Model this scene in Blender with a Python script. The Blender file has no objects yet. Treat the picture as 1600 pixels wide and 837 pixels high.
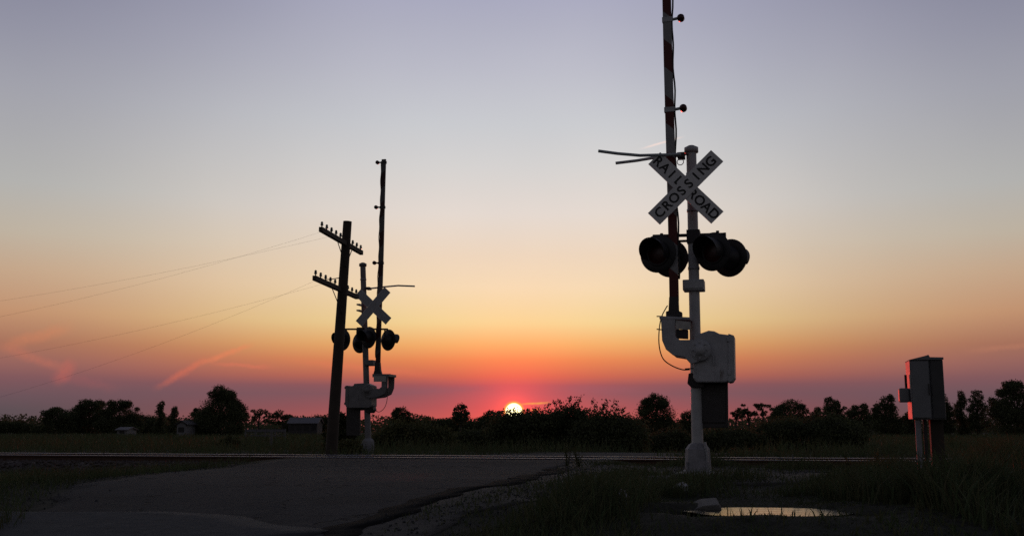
import bpy, bmesh, math, random
import numpy as np
from mathutils import Vector, Matrix

# ------------------------------------------------------------------ camera, sky, sun, exposure
SC = bpy.context.scene
C = SC.collection
R = math.radians
CAMZ, FPX, PITCH = 1.5, 1640.0, R(8.718)
cam = bpy.data.objects.new('camera', bpy.data.cameras.new('camera'))
C.objects.link(cam)
cam.location = (0, 0, CAMZ)
cam.rotation_euler = (R(90) + PITCH, 0, 0)
cam.data.sensor_width = 36
cam.data.lens = 36 * FPX / 1600
cam.data.clip_start = 0.05
cam.data.clip_end = 9000
SC.camera = cam
SC.view_settings.view_transform = 'Standard'
SC.view_settings.look = 'None'
SC.view_settings.exposure = 0.0
SC.view_settings.gamma = 1.0
SC.view_settings.use_curve_mapping = False
SC.render.engine = 'CYCLES'
SC.cycles.max_bounces = 6
SC.cycles.use_denoising = False
SC.cycles.caustics_reflective = False
SC.cycles.caustics_refractive = False

SUN_EL, SUN_AZ = R(0.93), R(0.1)


def ray(px, py):
    """direction of photo pixel (1600 wide), scaled so that y (forward) = 1"""
    cx, cy = (px - 800) / FPX, (418.5 - py) / FPX
    fy = math.cos(PITCH) - math.sin(PITCH) * cy
    return cx / fy, (math.sin(PITCH) + math.cos(PITCH) * cy) / fy


def at(px, py, Y):
    a, b = ray(px, py)
    return Vector((a * Y, Y, CAMZ + b * Y))


def lin(c):
    return tuple(((v / 255) / 12.92 if v / 255 <= 0.04045 else ((v / 255 + 0.055) / 1.055) ** 2.4) for v in c)


class NT:
    """small helper for node trees"""
    def __init__(s, tree):
        s.t = tree
        s.n = tree.nodes
        s.l = tree.links

    def node(s, kind, **kw):
        n = s.n.new(kind)
        for k, v in kw.items():
            setattr(n, k, v)
        return n

    def put(s, sock, v):
        if isinstance(v, bpy.types.NodeSocket):
            s.l.new(v, sock)
        elif v is not None:
            sock.default_value = v

    def m(s, op, a, b=None, c=None, clamp=False):
        n = s.node('ShaderNodeMath', operation=op, use_clamp=clamp)
        s.put(n.inputs[0], a)
        if b is not None:
            s.put(n.inputs[1], b)
        if c is not None:
            s.put(n.inputs[2], c)
        return n.outputs[0]

    def mix(s, f, a, b, blend='MIX'):
        n = s.node('ShaderNodeMix', data_type='RGBA', blend_type=blend)
        n.clamp_factor = True
        s.put(n.inputs[0], f)
        for i, v in ((6, a), (7, b)):
            if isinstance(v, tuple) and len(v) == 3:
                v = v + (1,)
            s.put(n.inputs[i], v)
        return n.outputs[2]

    def sstep(s, v, lo, hi):
        n = s.node('ShaderNodeMapRange', interpolation_type='SMOOTHSTEP')
        s.put(n.inputs[0], v)
        n.inputs[1].default_value, n.inputs[2].default_value = lo, hi
        return n.outputs[0]

    def ramp(s, f, stops, interp='LINEAR'):
        n = s.node('ShaderNodeValToRGB')
        cr = n.color_ramp
        cr.interpolation = interp
        while len(cr.elements) < len(stops):
            cr.elements.new(1.0)
        for e, (p, c) in zip(cr.elements, stops):
            e.position = p
            e.color = tuple(c) + (1,)
        s.put(n.inputs[0], f)
        return n.outputs[0]

    def noise(s, vec, scale, detail=4, rough=0.55, dim='3D'):
        n = s.node('ShaderNodeTexNoise', noise_dimensions=dim)
        if vec is not None:
            s.put(n.inputs['Vector'], vec)
        n.inputs['Scale'].default_value = scale
        n.inputs['Detail'].default_value = detail
        n.inputs['Roughness'].default_value = rough
        return n.outputs['Fac']


def build_world():
    w = bpy.data.worlds.new('World')
    SC.world = w
    w.use_nodes = True
    t = NT(w.node_tree)
    t.n.clear()
    out = t.node('ShaderNodeOutputWorld')
    tc = t.node('ShaderNodeTexCoord')
    sep = t.node('ShaderNodeSeparateXYZ')
    t.l.new(tc.outputs['Generated'], sep.inputs[0])
    x, y, z = sep.outputs
    deg = 180 / math.pi
    az = t.m('MULTIPLY', t.m('ARCTAN2', x, y), deg)          # degrees right of the sun's side
    el = t.m('MULTIPLY', t.m('ARCSINE', z), deg)
    TOP = 60.0
    f = t.m('DIVIDE', el, TOP, clamp=True)

    def elev(py):
        return math.degrees(PITCH + math.atan((418.5 - py) / FPX))

    def stops(rows):
        return sorted((max(0.0, (elev(p) if p is not None else e) / TOP), lin(c)) for p, e, c in rows)
    centre = stops([(670, 0, (176, 90, 86)), (650, 0, (170, 86, 86)), (636, 0, (152, 83, 89)), (613, 0, (122, 84, 95)),
                    (602, 0, (138, 84, 92)), (587, 0, (190, 102, 82)), (563, 0, (222, 134, 84)), (538, 0, (236, 175, 107)),
                    (504, 0, (240, 212, 150)), (450, 0, (244, 219, 181)), (400, 0, (237, 216, 191)), (335, 0, (229, 219, 210)),
                    (260, 0, (215, 213, 211)), (195, 0, (203, 205, 209)), (110, 0, (188, 189, 201)), (40, 0, (176, 177, 194)), (0, 0, (170, 171, 192)),
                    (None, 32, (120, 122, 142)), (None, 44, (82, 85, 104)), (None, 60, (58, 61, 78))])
    side = stops([(670, 0, (92, 78, 82)), (645, 0, (88, 78, 84)), (622, 0, (104, 82, 90)), (597, 0, (124, 86, 92)),
                  (575, 0, (147, 99, 94)), (547, 0, (164, 112, 92)), (503, 0, (190, 144, 111)), (444, 0, (193, 164, 137)),
                  (390, 0, (187, 176, 160)), (320, 0, (176, 176, 174)), (185, 0, (160, 161, 171)), (100, 0, (147, 148, 164)), (25, 0, (136, 137, 157)),
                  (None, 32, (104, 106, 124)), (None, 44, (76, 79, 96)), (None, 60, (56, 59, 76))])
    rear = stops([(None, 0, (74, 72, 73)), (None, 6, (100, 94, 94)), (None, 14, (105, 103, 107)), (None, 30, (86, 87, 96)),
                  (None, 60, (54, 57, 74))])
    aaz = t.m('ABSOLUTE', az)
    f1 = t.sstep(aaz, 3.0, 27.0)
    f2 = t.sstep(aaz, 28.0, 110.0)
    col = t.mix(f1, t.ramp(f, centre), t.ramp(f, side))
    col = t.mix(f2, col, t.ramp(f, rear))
    # ground half of the sky sphere (only seen past the far edge of the ground sheet)
    # red aureole round the sun
    dx = t.m('SUBTRACT', az, math.degrees(SUN_AZ))
    dy = t.m('SUBTRACT', el, math.degrees(SUN_EL))
    ang = t.m('SQRT', t.m('ADD', t.m('MULTIPLY', dx, dx), t.m('MULTIPLY', dy, dy)))
    for (amp, fall, c) in ((0.75, -0.40, (1.0, 0.012, 0.004)), (1.1, -2.4, (1.0, 0.09, 0.02))):
        glow = t.node('ShaderNodeVectorMath', operation='SCALE')
        glow.inputs[0].default_value = c
        t.put(glow.inputs['Scale'], t.m('MULTIPLY', t.m('POWER', 2.71828, t.m('MULTIPLY', ang, fall)), amp))
        col = t.mix(1.0, col, glow.outputs[0], 'ADD')
    # the solar disc
    d1 = t.m('SUBTRACT', 1.0, t.sstep(ang, 0.38, 0.50))
    d2 = t.m('SUBTRACT', 1.0, t.sstep(ang, 0.44, 0.64))
    col = t.mix(d2, col, (1.5, 0.42, 0.06))
    col = t.mix(d1, col, (3.4, 2.9, 1.5))
    # contrails and thin cloud streaks, lit from below
    comb = t.node('ShaderNodeCombineXYZ')
    t.put(comb.inputs[0], az)
    t.put(comb.inputs[1], el)
    nz = t.noise(comb.outputs[0], 1.3, 5, 0.6)
    nfine = t.noise(comb.outputs[0], 5.0, 3, 0.6)
    wob = t.m('MULTIPLY', t.m('SUBTRACT', nz, 0.5), 0.35)

    def ae(px, py):
        a, b = ray(px, py)
        return math.degrees(math.atan2(a, 1)), math.degrees(math.atan2(b, math.hypot(a, 1)))
    px2deg = math.degrees(1 / FPX)
    for (x0, y0, x1, y1, wd, amt, c, rough) in [
            (996, 234, 1070, 213, 2.6, 0.75, (255, 226, 214), 0.2),
            (238, 610, 330, 556, 8.0, 0.45, (226, 112, 84), 1.0),
            (300, 572, 400, 536, 6.5, 0.50, (238, 130, 92), 1.0),
            (318, 566, 430, 574, 5.0, 0.45, (222, 116, 92), 1.0),
            (-10, 546, 118, 508, 14.0, 0.32, (222, 132, 92), 1.2),
            (-10, 536, 110, 580, 11.0, 0.28, (216, 118, 92), 1.2),
            (84, 604, 116, 560, 14.0, 0.34, (214, 104, 88), 1.2),
            (60, 578, 190, 610, 12.0, 0.10, (206, 100, 92), 1.2),
            (1500, 550, 1640, 535, 6.0, 0.14, (230, 150, 110), 1.0),
            (430, 560, 700, 588, 9.0, 0.25, (240, 120, 90), 1.2),
            (806, 632, 862, 628, 2.6, 0.55, (255, 196, 70), 0.4),
            (826, 641, 846, 639, 2.0, 0.45, (255, 170, 40), 0.4),
            (590, 612, 780, 606, 9.0, 0.30, (128, 90, 108), 0.8),
            (840, 604, 1010, 610, 10.0, 0.28, (150, 92, 108), 0.8)]:
        (a0, e0), (a1, e1) = ae(x0, y0), ae(x1, y1)
        L = math.hypot(a1 - a0, e1 - e0)
        ux, uy = (a1 - a0) / L, (e1 - e0) / L
        pa, pe = t.m('SUBTRACT', az, a0), t.m('SUBTRACT', el, e0)
        tt = t.m('DIVIDE', t.m('ADD', t.m('MULTIPLY', pa, ux), t.m('MULTIPLY', pe, uy)), L)
        dd = t.m('ADD', t.m('SUBTRACT', t.m('MULTIPLY', pe, ux), t.m('MULTIPLY', pa, uy)), t.m('MULTIPLY', wob, rough))
        dd = t.m('ABSOLUTE', dd)
        k = t.m('SUBTRACT', 1.0, t.sstep(dd, 0.0, wd * px2deg))
        k = t.m('MULTIPLY', k, t.sstep(tt, -0.05, 0.4))
        k = t.m('MULTIPLY', k, t.m('SUBTRACT', 1.0, t.sstep(tt, 0.7, 1.05)))
        k = t.m('MULTIPLY', k, t.m('ADD', t.m('MULTIPLY', nfine, 0.9), 0.35))
        k = t.m('MULTIPLY', k, amt, clamp=True)
        col = t.mix(k, col, lin(c))
    # uneven thin haze over the whole sky
    n2 = t.noise(tc.outputs['Generated'], 3.0, 3, 0.5)
    col = t.mix(1.0, col, t.ramp(n2, [(0.3, (0.95, 0.95, 0.96)), (0.7, (1.04, 1.03, 1.02))]), 'MULTIPLY')
    # below the horizon
    dark = t.m('SUBTRACT', 1.0, t.sstep(el, -2.0, -0.1))
    col = t.mix(dark, col, lin((52, 44, 48)))
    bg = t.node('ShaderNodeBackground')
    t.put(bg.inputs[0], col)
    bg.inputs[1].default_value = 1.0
    # the clear atmosphere high above, with the sun on the horizon
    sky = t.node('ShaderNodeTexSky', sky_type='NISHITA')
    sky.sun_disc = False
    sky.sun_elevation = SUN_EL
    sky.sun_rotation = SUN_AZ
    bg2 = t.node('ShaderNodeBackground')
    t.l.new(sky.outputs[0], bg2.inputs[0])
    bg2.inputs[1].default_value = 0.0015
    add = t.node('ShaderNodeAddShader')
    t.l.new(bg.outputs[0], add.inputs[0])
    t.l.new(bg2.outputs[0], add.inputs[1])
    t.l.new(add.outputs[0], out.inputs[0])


build_world()
sun = bpy.data.objects.new('sun', bpy.data.lights.new('sun', 'SUN'))
C.objects.link(sun)
sun.data.energy = 0.8
sun.data.angle = R(0.5)
sun.data.color = (1.0, 0.07, 0.05)
sun.rotation_euler = (-(R(90) - SUN_EL), 0, -SUN_AZ)

# ------------------------------------------------------------------ materials
MATS = {}


def mat(name, base, rough=0.8, metal=0.0, var=0.25, scale=8.0, spots=None, bump=0.0, spec=0.5, coords='Object', transl=0.0, streak=False):
    """base colour broken up by two scales of noise; spots = (colour, amount) adds rust or dirt patches"""
    m = bpy.data.materials.new(name)
    m.use_nodes = True
    t = NT(m.node_tree)
    b = t.n['Principled BSDF']
    tc = t.node('ShaderNodeTexCoord')
    v = tc.outputs[coords]
    n1 = t.noise(v, scale, 5, 0.6)
    n2 = t.noise(v, scale * 6.3, 3, 0.6)
    k = t.m('ADD', t.m('MULTIPLY', n1, 0.65), t.m('MULTIPLY', n2, 0.35))
    lo = tuple(max(0, c * (1 - var)) for c in base)
    hi = tuple(min(1, c * (1 + var)) for c in base)
    col = t.ramp(k, [(0.32, lo), (0.68, hi)])
    if spots:
        c2, amt = spots
        mp = t.node('ShaderNodeMapping')
        mp.inputs['Scale'].default_value = (1, 1, 0.22 if streak else 1)
        t.put(mp.inputs[0], v)
        n3 = t.noise(mp.outputs[0], scale * (1.6 if streak else 0.7), 6, 0.7)
        col = t.mix(t.sstep(n3, 0.78 - amt * 0.4, 0.88 - amt * 0.4), col, c2)
    t.put(b.inputs['Base Color'], col)
    t.put(b.inputs['Roughness'], t.m('ADD', t.m('MULTIPLY', n2, 0.2), rough - 0.1, clamp=True))
    b.inputs['Metallic'].default_value = metal
    b.inputs['Specular IOR Level'].default_value = spec
    if bump:
        bn = t.node('ShaderNodeBump')
        bn.inputs['Strength'].default_value = bump
        bn.inputs['Distance'].default_value = 0.02
        t.put(bn.inputs['Height'], k)
        t.l.new(bn.outputs[0], b.inputs['Normal'])
    if transl:
        tr = t.node('ShaderNodeBsdfTranslucent')
        t.put(tr.inputs[0], col)
        mx = t.node('ShaderNodeMixShader')
        mx.inputs[0].default_value = transl
        out = t.n['Material Output']
        t.l.new(b.outputs[0], mx.inputs[1])
        t.l.new(tr.outputs[0], mx.inputs[2])
        t.l.new(mx.outputs[0], out.inputs[0])
    MATS[name] = m
    return m


RUST = (0.10, 0.045, 0.025)
mat('silver_paint', (0.42, 0.43, 0.44), 0.5, 0.0, 0.16, 5, ((0.14, 0.09, 0.07), 0.42), 0.1, streak=True)
mat('mech_paint', (0.38, 0.385, 0.40), 0.5, 0.0, 0.2, 6, ((0.13, 0.10, 0.085), 0.42), 0.15, streak=True)
mat('cast_base', (0.25, 0.25, 0.265), 0.7, 0, 0.3, 7, (RUST, 0.3), 0.3)
mat('dark_grey_paint', (0.19, 0.185, 0.19), 0.6, 0, 0.25, 5, (RUST, 0.35), 0.2)  # darker grey than silver_paint, with rust spots; for the far signal
mat('wire_grey', (0.25, 0.24, 0.23), 0.6)
mat('galvanised', (0.34, 0.35, 0.37), 0.5, 0.4, 0.2, 9, (RUST, 0.15))
mat('black_paint', (0.018, 0.018, 0.020), 0.55, 0, 0.3, 12, ((0.04, 0.035, 0.03), 0.3))
mat('dark_steel', (0.045, 0.042, 0.042), 0.6, 0.2, 0.3, 10, (RUST, 0.35), 0.1)
mat('red_lens', (0.045, 0.004, 0.004), 0.35, 0, 0.1, 20)
mat('sign_white', (0.66, 0.66, 0.65), 0.6, 0, 0.08, 6, ((0.34, 0.33, 0.31), 0.18))
mat('sign_back', (0.30, 0.31, 0.33), 0.5, 0.5, 0.12, 7)
mat('sign_letters', (0.012, 0.012, 0.012), 0.6, 0, 0.1, 10)
mat('nameplate', (0.42, 0.41, 0.38), 0.6, 0, 0.35, 22)
mat('concrete', (0.26, 0.255, 0.24), 0.9, 0, 0.25, 7, ((0.12, 0.115, 0.10), 0.35), 0.4)
mat('old_concrete', (0.13, 0.125, 0.115), 0.9, 0, 0.35, 9, ((0.06, 0.058, 0.05), 0.4), 0.5)
mat('cable_black', (0.02, 0.02, 0.02), 0.6)
mat('rod_white', (0.40, 0.44, 0.46), 0.5, 0, 0.1, 9)
mat('old_timber', (0.055, 0.043, 0.034), 0.9, 0, 0.3, 3, None, 0.5)
mat('glass_insulator', (0.03, 0.05, 0.05), 0.2, 0, 0.1, 9)
mat('rail_rust', (0.09, 0.05, 0.035), 0.75, 0.3, 0.3, 14)
mat('rail_head', (0.5, 0.48, 0.47), 0.28, 1.0, 0.1, 8)
mat('sleeper', (0.05, 0.042, 0.036), 0.95, 0, 0.3, 6, None, 0.5)
mat('ballast', (0.085, 0.07, 0.065), 0.95, 0, 0.55, 14, ((0.05, 0.03, 0.022), 0.4), 1.0, 0.2)
mat('asphalt_base', (0.040, 0.040, 0.042), 0.92, 0, 0.22, 2.2, ((0.045, 0.045, 0.048), 0.3), 0.5, 0.25)
mat('asphalt_tar', (0.014, 0.0135, 0.0135), 0.97, 0, 0.35, 6, None, 0.6, 0.04)
mat('gravel', (0.054, 0.057, 0.060), 0.95, 0, 0.35, 6, ((0.07, 0.07, 0.07), 0.35), 0.8, 0.2)
mat('shoulder_gravel', (0.060, 0.056, 0.050), 0.95, 0, 0.45, 5, ((0.05, 0.05, 0.03), 0.5), 0.8, 0.2)
mat('earth', (0.042, 0.042, 0.032), 0.97, 0, 0.6, 4.5, ((0.065, 0.056, 0.042), 0.45), 1.0, 0.08)
mat('bark', (0.05, 0.04, 0.033), 0.95, 0, 0.3, 5)
mat('leaf_dark', (0.078, 0.088, 0.045), 0.8, 0, 0.35, 0.6, None, 0, 0.25, transl=0.28)
mat('leaf_mid', (0.105, 0.118, 0.052), 0.8, 0, 0.35, 1.2, None, 0, 0.25, transl=0.28)
mat('leaf_olive', (0.115, 0.105, 0.040), 0.8, 0, 0.35, 1.5, None, 0, 0.25, transl=0.28)
mat('grass_green', (0.070, 0.095, 0.042), 0.8, 0, 0.4, 0.8, ((0.075, 0.066, 0.034), 0.35), 0, 0.25, transl=0.28)
mat('weed_olive', (0.085, 0.088, 0.042), 0.8, 0, 0.4, 0.5, ((0.085, 0.070, 0.036), 0.4), 0, 0.25, transl=0.28)
mat('rock_pale', (0.44, 0.44, 0.45), 0.9, 0, 0.3, 10, None, 0.5)
mat('white_siding', (0.20, 0.20, 0.21), 0.8, 0, 0.1, 2)
mat('roof_pale', (0.13, 0.125, 0.135), 0.7, 0, 0.15, 2)
mat('roof_dark', (0.06, 0.055, 0.055), 0.9, 0, 0.2, 2)
mat('window_dark', (0.02, 0.02, 0.025), 0.15, 0, 0.1, 2)
mat('cabinet_paint', (0.185, 0.19, 0.20), 0.62, 0.0, 0.14, 5, ((0.18, 0.16, 0.14), 0.2))
mat('cabinet_dark', (0.055, 0.056, 0.058), 0.55, 0.1, 0.2, 6)


def striped_paint(name, k_):
    m = bpy.data.materials.new(name)
    m.use_nodes = True
    t = NT(m.node_tree)
    b = t.n['Principled BSDF']
    tc = t.node('ShaderNodeTexCoord')
    s = t.node('ShaderNodeSeparateXYZ')
    t.l.new(tc.outputs['Object'], s.inputs[0])
    k = t.m('FRACT', t.m('DIVIDE', t.m('ADD', s.outputs[2], t.m('MULTIPLY', s.outputs[0], 0.9)), 0.82))
    n = t.noise(tc.outputs['Object'], 14, 4, 0.6)
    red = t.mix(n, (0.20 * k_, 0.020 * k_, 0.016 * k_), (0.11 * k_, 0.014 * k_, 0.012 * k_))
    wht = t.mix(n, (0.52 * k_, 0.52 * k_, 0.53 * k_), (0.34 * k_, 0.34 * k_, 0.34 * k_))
    c = t.mix(t.m('GREATER_THAN', k, 0.5), red, wht)
    t.put(b.inputs['Base Color'], c)
    b.inputs['Roughness'].default_value = 0.6
    MATS[name] = m


striped_paint('arm_stripes', 0.62)
striped_paint('arm_stripes_dark', 0.22)  # same stripes in much darker colours, for the far gate arm


def asphalt_mat():
    """worn lane surface: coarse aggregate, patches, wheel wear and cracks"""
    m = bpy.data.materials.new('asphalt')
    m.use_nodes = True
    t = NT(m.node_tree)
    b = t.n['Principled BSDF']
    v = t.node('ShaderNodeTexCoord').outputs['Object']
    big = t.noise(v, 0.7, 4, 0.6)
    mid = t.noise(v, 5.0, 4, 0.65)
    fine = t.noise(v, 60.0, 2, 0.6)
    col = t.ramp(t.m('ADD', t.m('MULTIPLY', big, 0.55), t.m('MULTIPLY', mid, 0.45)), [(0.34, (0.018, 0.018, 0.020)), (0.5, (0.031, 0.031, 0.033)), (0.66, (0.050, 0.048, 0.047))])
    col = t.mix(t.sstep(fine, 0.55, 0.75), col, (0.085, 0.083, 0.08))
    warp = t.node('ShaderNodeVectorMath', operation='ADD')
    nv = t.node('ShaderNodeTexNoise')
    nv.inputs['Scale'].default_value = 1.7
    t.l.new(v, nv.inputs['Vector'])
    t.l.new(v, warp.inputs[0])
    t.l.new(nv.outputs['Color'], warp.inputs[1])
    vo = t.node('ShaderNodeTexVoronoi', feature='DISTANCE_TO_EDGE')
    vo.inputs['Scale'].default_value = 0.55
    t.l.new(warp.outputs[0], vo.inputs['Vector'])
    crack = t.m('SUBTRACT', 1.0, t.sstep(vo.outputs['Distance'], 0.006, 0.022))
    crack = t.m('MULTIPLY', crack, t.sstep(mid, 0.42, 0.6))
    col = t.mix(crack, col, (0.010, 0.010, 0.010))
    pn = t.noise(v, 0.33, 2, 0.4)
    col = t.mix(t.m('MULTIPLY', t.sstep(pn, 0.56, 0.58), 0.6), col, (0.026, 0.025, 0.025))
    t.put(b.inputs['Base Color'], col)
    b.inputs['Roughness'].default_value = 0.95
    b.inputs['Specular IOR Level'].default_value = 0.2
    bn = t.node('ShaderNodeBump')
    bn.inputs['Strength'].default_value = 0.7
    bn.inputs['Distance'].default_value = 0.02
    t.put(bn.inputs['Height'], t.m('SUBTRACT', t.m('ADD', t.m('MULTIPLY', mid, 0.6), t.m('MULTIPLY', fine, 0.4)), crack))
    t.l.new(bn.outputs[0], b.inputs['Normal'])
    MATS['asphalt'] = m


asphalt_mat()


def water_mat():
    m = bpy.data.materials.new('puddle_water')
    m.use_nodes = True
    t = NT(m.node_tree)
    b = t.n['Principled BSDF']
    b.inputs['Base Color'].default_value = (0.02, 0.018, 0.014, 1)
    b.inputs['Roughness'].default_value = 0.16
    b.inputs['IOR'].default_value = 1.33
    tc = t.node('ShaderNodeTexCoord')
    bn = t.node('ShaderNodeBump')
    bn.inputs['Strength'].default_value = 0.30
    bn.inputs['Distance'].default_value = 0.01
    t.put(bn.inputs['Height'], t.noise(tc.outputs['Object'], 9, 2))
    t.l.new(bn.outputs[0], b.inputs['Normal'])
    MATS['puddle_water'] = m


water_mat()

# ------------------------------------------------------------------ mesh helpers


class MB:
    """collects shapes into ONE mesh"""
    def __init__(s):
        s.v, s.f, s.mi, s.sm = [], [], [], []

    def add(s, verts, faces, mi=0, smooth=False):
        o = len(s.v)
        s.v += [tuple(p) for p in verts]
        s.f += [tuple(i + o for i in f) for f in faces]
        s.mi += [mi] * len(faces)
        s.sm += [smooth] * len(faces)
        return s

    def box(s, x0, x1, y0, y1, z0, z1, mi=0, M=None):
        v = [Vector((x, y, z)) for z in (z0, z1) for y in (y0, y1) for x in (x0, x1)]
        if M:
            v = [M @ p for p in v]
        return s.add(v, [(0, 2, 3, 1), (4, 5, 7, 6), (0, 1, 5, 4), (2, 6, 7, 3), (0, 4, 6, 2), (1, 3, 7, 5)], mi)

    def prism(s, poly, y0, y1, mi=0):
        """polygon given in (x, z), extruded along y"""
        n = len(poly)
        a = sum(poly[i][0] * poly[(i + 1) % n][1] - poly[(i + 1) % n][0] * poly[i][1] for i in range(n))
        if a < 0:
            poly = poly[::-1]
        v = [(p[0], y0, p[1]) for p in poly] + [(p[0], y1, p[1]) for p in poly]
        f = [tuple(range(n)), tuple(range(2 * n - 1, n - 1, -1))]
        f += [(i, i + n, (i + 1) % n + n, (i + 1) % n) for i in range(n)]
        return s.add(v, f, mi)

    def tube(s, pts, rad, n=10, mi=0, cap=True, smooth=True):
        pts = [Vector(p) for p in pts]
        if not hasattr(rad, '__len__'):
            rad = [rad] * len(pts)
        vs, fs = [], []
        up = None
        for i, p in enumerate(pts):
            d = (pts[min(i + 1, len(pts) - 1)] - pts[max(i - 1, 0)]).normalized()
            if up is None:
                up = d.orthogonal().normalized()
            else:
                up = (up - d * up.dot(d))
                up = up.normalized() if up.length > 1e-6 else d.orthogonal().normalized()
            q = d.cross(up)
            for k in range(n):
                a = 2 * math.pi * k / n
                vs.append(p + (up * math.cos(a) + q * math.sin(a)) * rad[i])
        for i in range(len(pts) - 1):
            for k in range(n):
                a, b = i * n + k, i * n + (k + 1) % n
                fs.append((a, b, b + n, a + n))
        s.add(vs, fs, mi, smooth)
        if cap:
            o = len(pts) * n
            s.add(vs[:n], [tuple(range(n - 1, -1, -1))], mi)
            s.add(vs[o - n:], [tuple(range(n))], mi)
        return s

    def lathe(s, c, axis, prof, n=28, mi=0, a0=0.0, a1=2 * math.pi, up=(0, 0, 1), smooth=True):
        """profile [(t along axis, radius)] turned round an axis; a partial sweep is centred on `up`"""
        c, ax = Vector(c), Vector(axis).normalized()
        u = Vector(up)
        u = (u - ax * u.dot(ax))
        u = u.normalized() if u.length > 1e-5 else ax.orthogonal().normalized()
        w = ax.cross(u)
        full = abs((a1 - a0) - 2 * math.pi) < 1e-6
        m = n if full else n + 1
        vs, fs = [], []
        for (t, r) in prof:
            for k in range(m):
                a = a0 + (a1 - a0) * k / n
                vs.append(c + ax * t + (u * math.cos(a) + w * math.sin(a)) * r)
        for i in range(len(prof) - 1):
            for k in range(n):
                k2 = (k + 1) % m if full else k + 1
                fs.append((i * m + k, (i + 1) * m + k, (i + 1) * m + k2, i * m + k2))
        return s.add(vs, fs, mi, smooth)

    def build(s, name, mats, parent=None, bevel=0.0, loc=None):
        me = bpy.data.meshes.new(name)
        me.from_pydata(s.v, [], s.f)
        for m in (mats if isinstance(mats, (list, tuple)) else [mats]):
            me.materials.append(MATS[m])
        me.polygons.foreach_set('material_index', s.mi)
        me.polygons.foreach_set('use_smooth', s.sm)
        me.update()
        o = bpy.data.objects.new(name, me)
        C.objects.link(o)
        if parent:
            o.parent = parent
        if loc is not None:
            o.location = loc
        if bevel:
            b = o.modifiers.new('bevel', 'BEVEL')
            b.width, b.segments, b.limit_method, b.angle_limit = bevel, 2, 'ANGLE', R(40)
        return o


def quads_object(name, V, mats, parent=None, mi=None):
    """V: (n, 4, 3) array of quads -> one mesh"""
    n = len(V)
    me = bpy.data.meshes.new(name)
    me.vertices.add(n * 4)
    me.vertices.foreach_set('co', np.asarray(V, dtype=np.float32).ravel())
    me.loops.add(n * 4)
    me.loops.foreach_set('vertex_index', np.arange(n * 4, dtype=np.int32))
    me.polygons.add(n)
    me.polygons.foreach_set('loop_start', np.arange(0, n * 4, 4, dtype=np.int32))
    me.polygons.foreach_set('loop_total', np.full(n, 4, dtype=np.int32))
    for m in (mats if isinstance(mats, (list, tuple)) else [mats]):
        me.materials.append(MATS[m])
    if mi is not None:
        me.polygons.foreach_set('material_index', np.asarray(mi, dtype=np.int32))
    me.update()
    me.validate()
    o = bpy.data.objects.new(name, me)
    C.objects.link(o)
    if parent:
        o.parent = parent
    return o


def tag(o, label=None, cat=None, group=None, kind=None):
    for k, v in (('label', label), ('category', cat), ('group', group), ('kind', kind)):
        if v:
            o[k] = v
    return o


def thing(name, label, cat, loc=(0, 0, 0), rz=0.0, group=None):
    o = bpy.data.objects.new(name, None)
    C.objects.link(o)
    o.location = loc
    o.rotation_euler = (0, 0, rz)
    o.empty_display_size = 0.2
    return tag(o, label, cat, group)


def copy_under(src, parent):
    """a copy of a part (mesh shared) with its sub-parts, under another thing or part"""
    c = src.copy()
    C.objects.link(c)
    c.parent = parent
    for ch in list(src.children):
        copy_under(ch, c)
    return c


# ------------------------------------------------------------------ terrain
TY, TS = 20.5, -0.25                       # the track's centre line: y = TY + TS*x
TN = 1 / math.hypot(1, TS)
TDIR = Vector((TN, TS * TN, 0))            # along the track, to the right
TNOR = Vector((-TS * TN, TN, 0))           # across the track, away from the camera
RAIL_TOP = 0.974

LEFT = [(-25, -4.9), (3, -4.6), (8, -4.35), (9.8, -4.35), (11.5, -4.95), (13, -5.15), (16.5, -4.7), (19.5, -4.2), (22, -3.3), (25, -1.2), (29, 2.2), (37, 9.5), (46, 18.5), (60, 33)]
RIGHT = [(-25, -1.5), (3, -1.6), (7.5, -1.55), (9.6, -1.25), (11.05, -0.67), (13, 0.1), (15, 0.55), (18, 1.0), (21, 1.9), (25, 4.2), (29, 7.2), (37, 14.5), (46, 24), (60, 39)]


def sstep(x, a, b):
    t = np.clip((np.asarray(x, dtype=float) - a) / (b - a), 0, 1)
    return t * t * (3 - 2 * t)


def road_edges(y):
    ly, lx = zip(*LEFT)
    ry, rx = zip(*RIGHT)
    return np.interp(y, ly, lx), np.interp(y, ry, rx)


def base_z(x, y):
    x, y = np.asarray(x, dtype=float), np.asarray(y, dtype=float)
    s = (y - TY - TS * x) * TN
    near = 0.88 - 0.88 * sstep(-s, 7.0, 20.0)
    far = 0.88 - 0.62 * sstep(s, 8.0, 19.0)
    z = np.where(s < 0, near, far)
    return z + 0.085 * (1 - sstep(np.abs(s), 1.2, 4.5))


PUD = (2.38, 9.95, 0.70, 0.50)            # puddle centre and half-axes
PUDZ = 0.745


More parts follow.
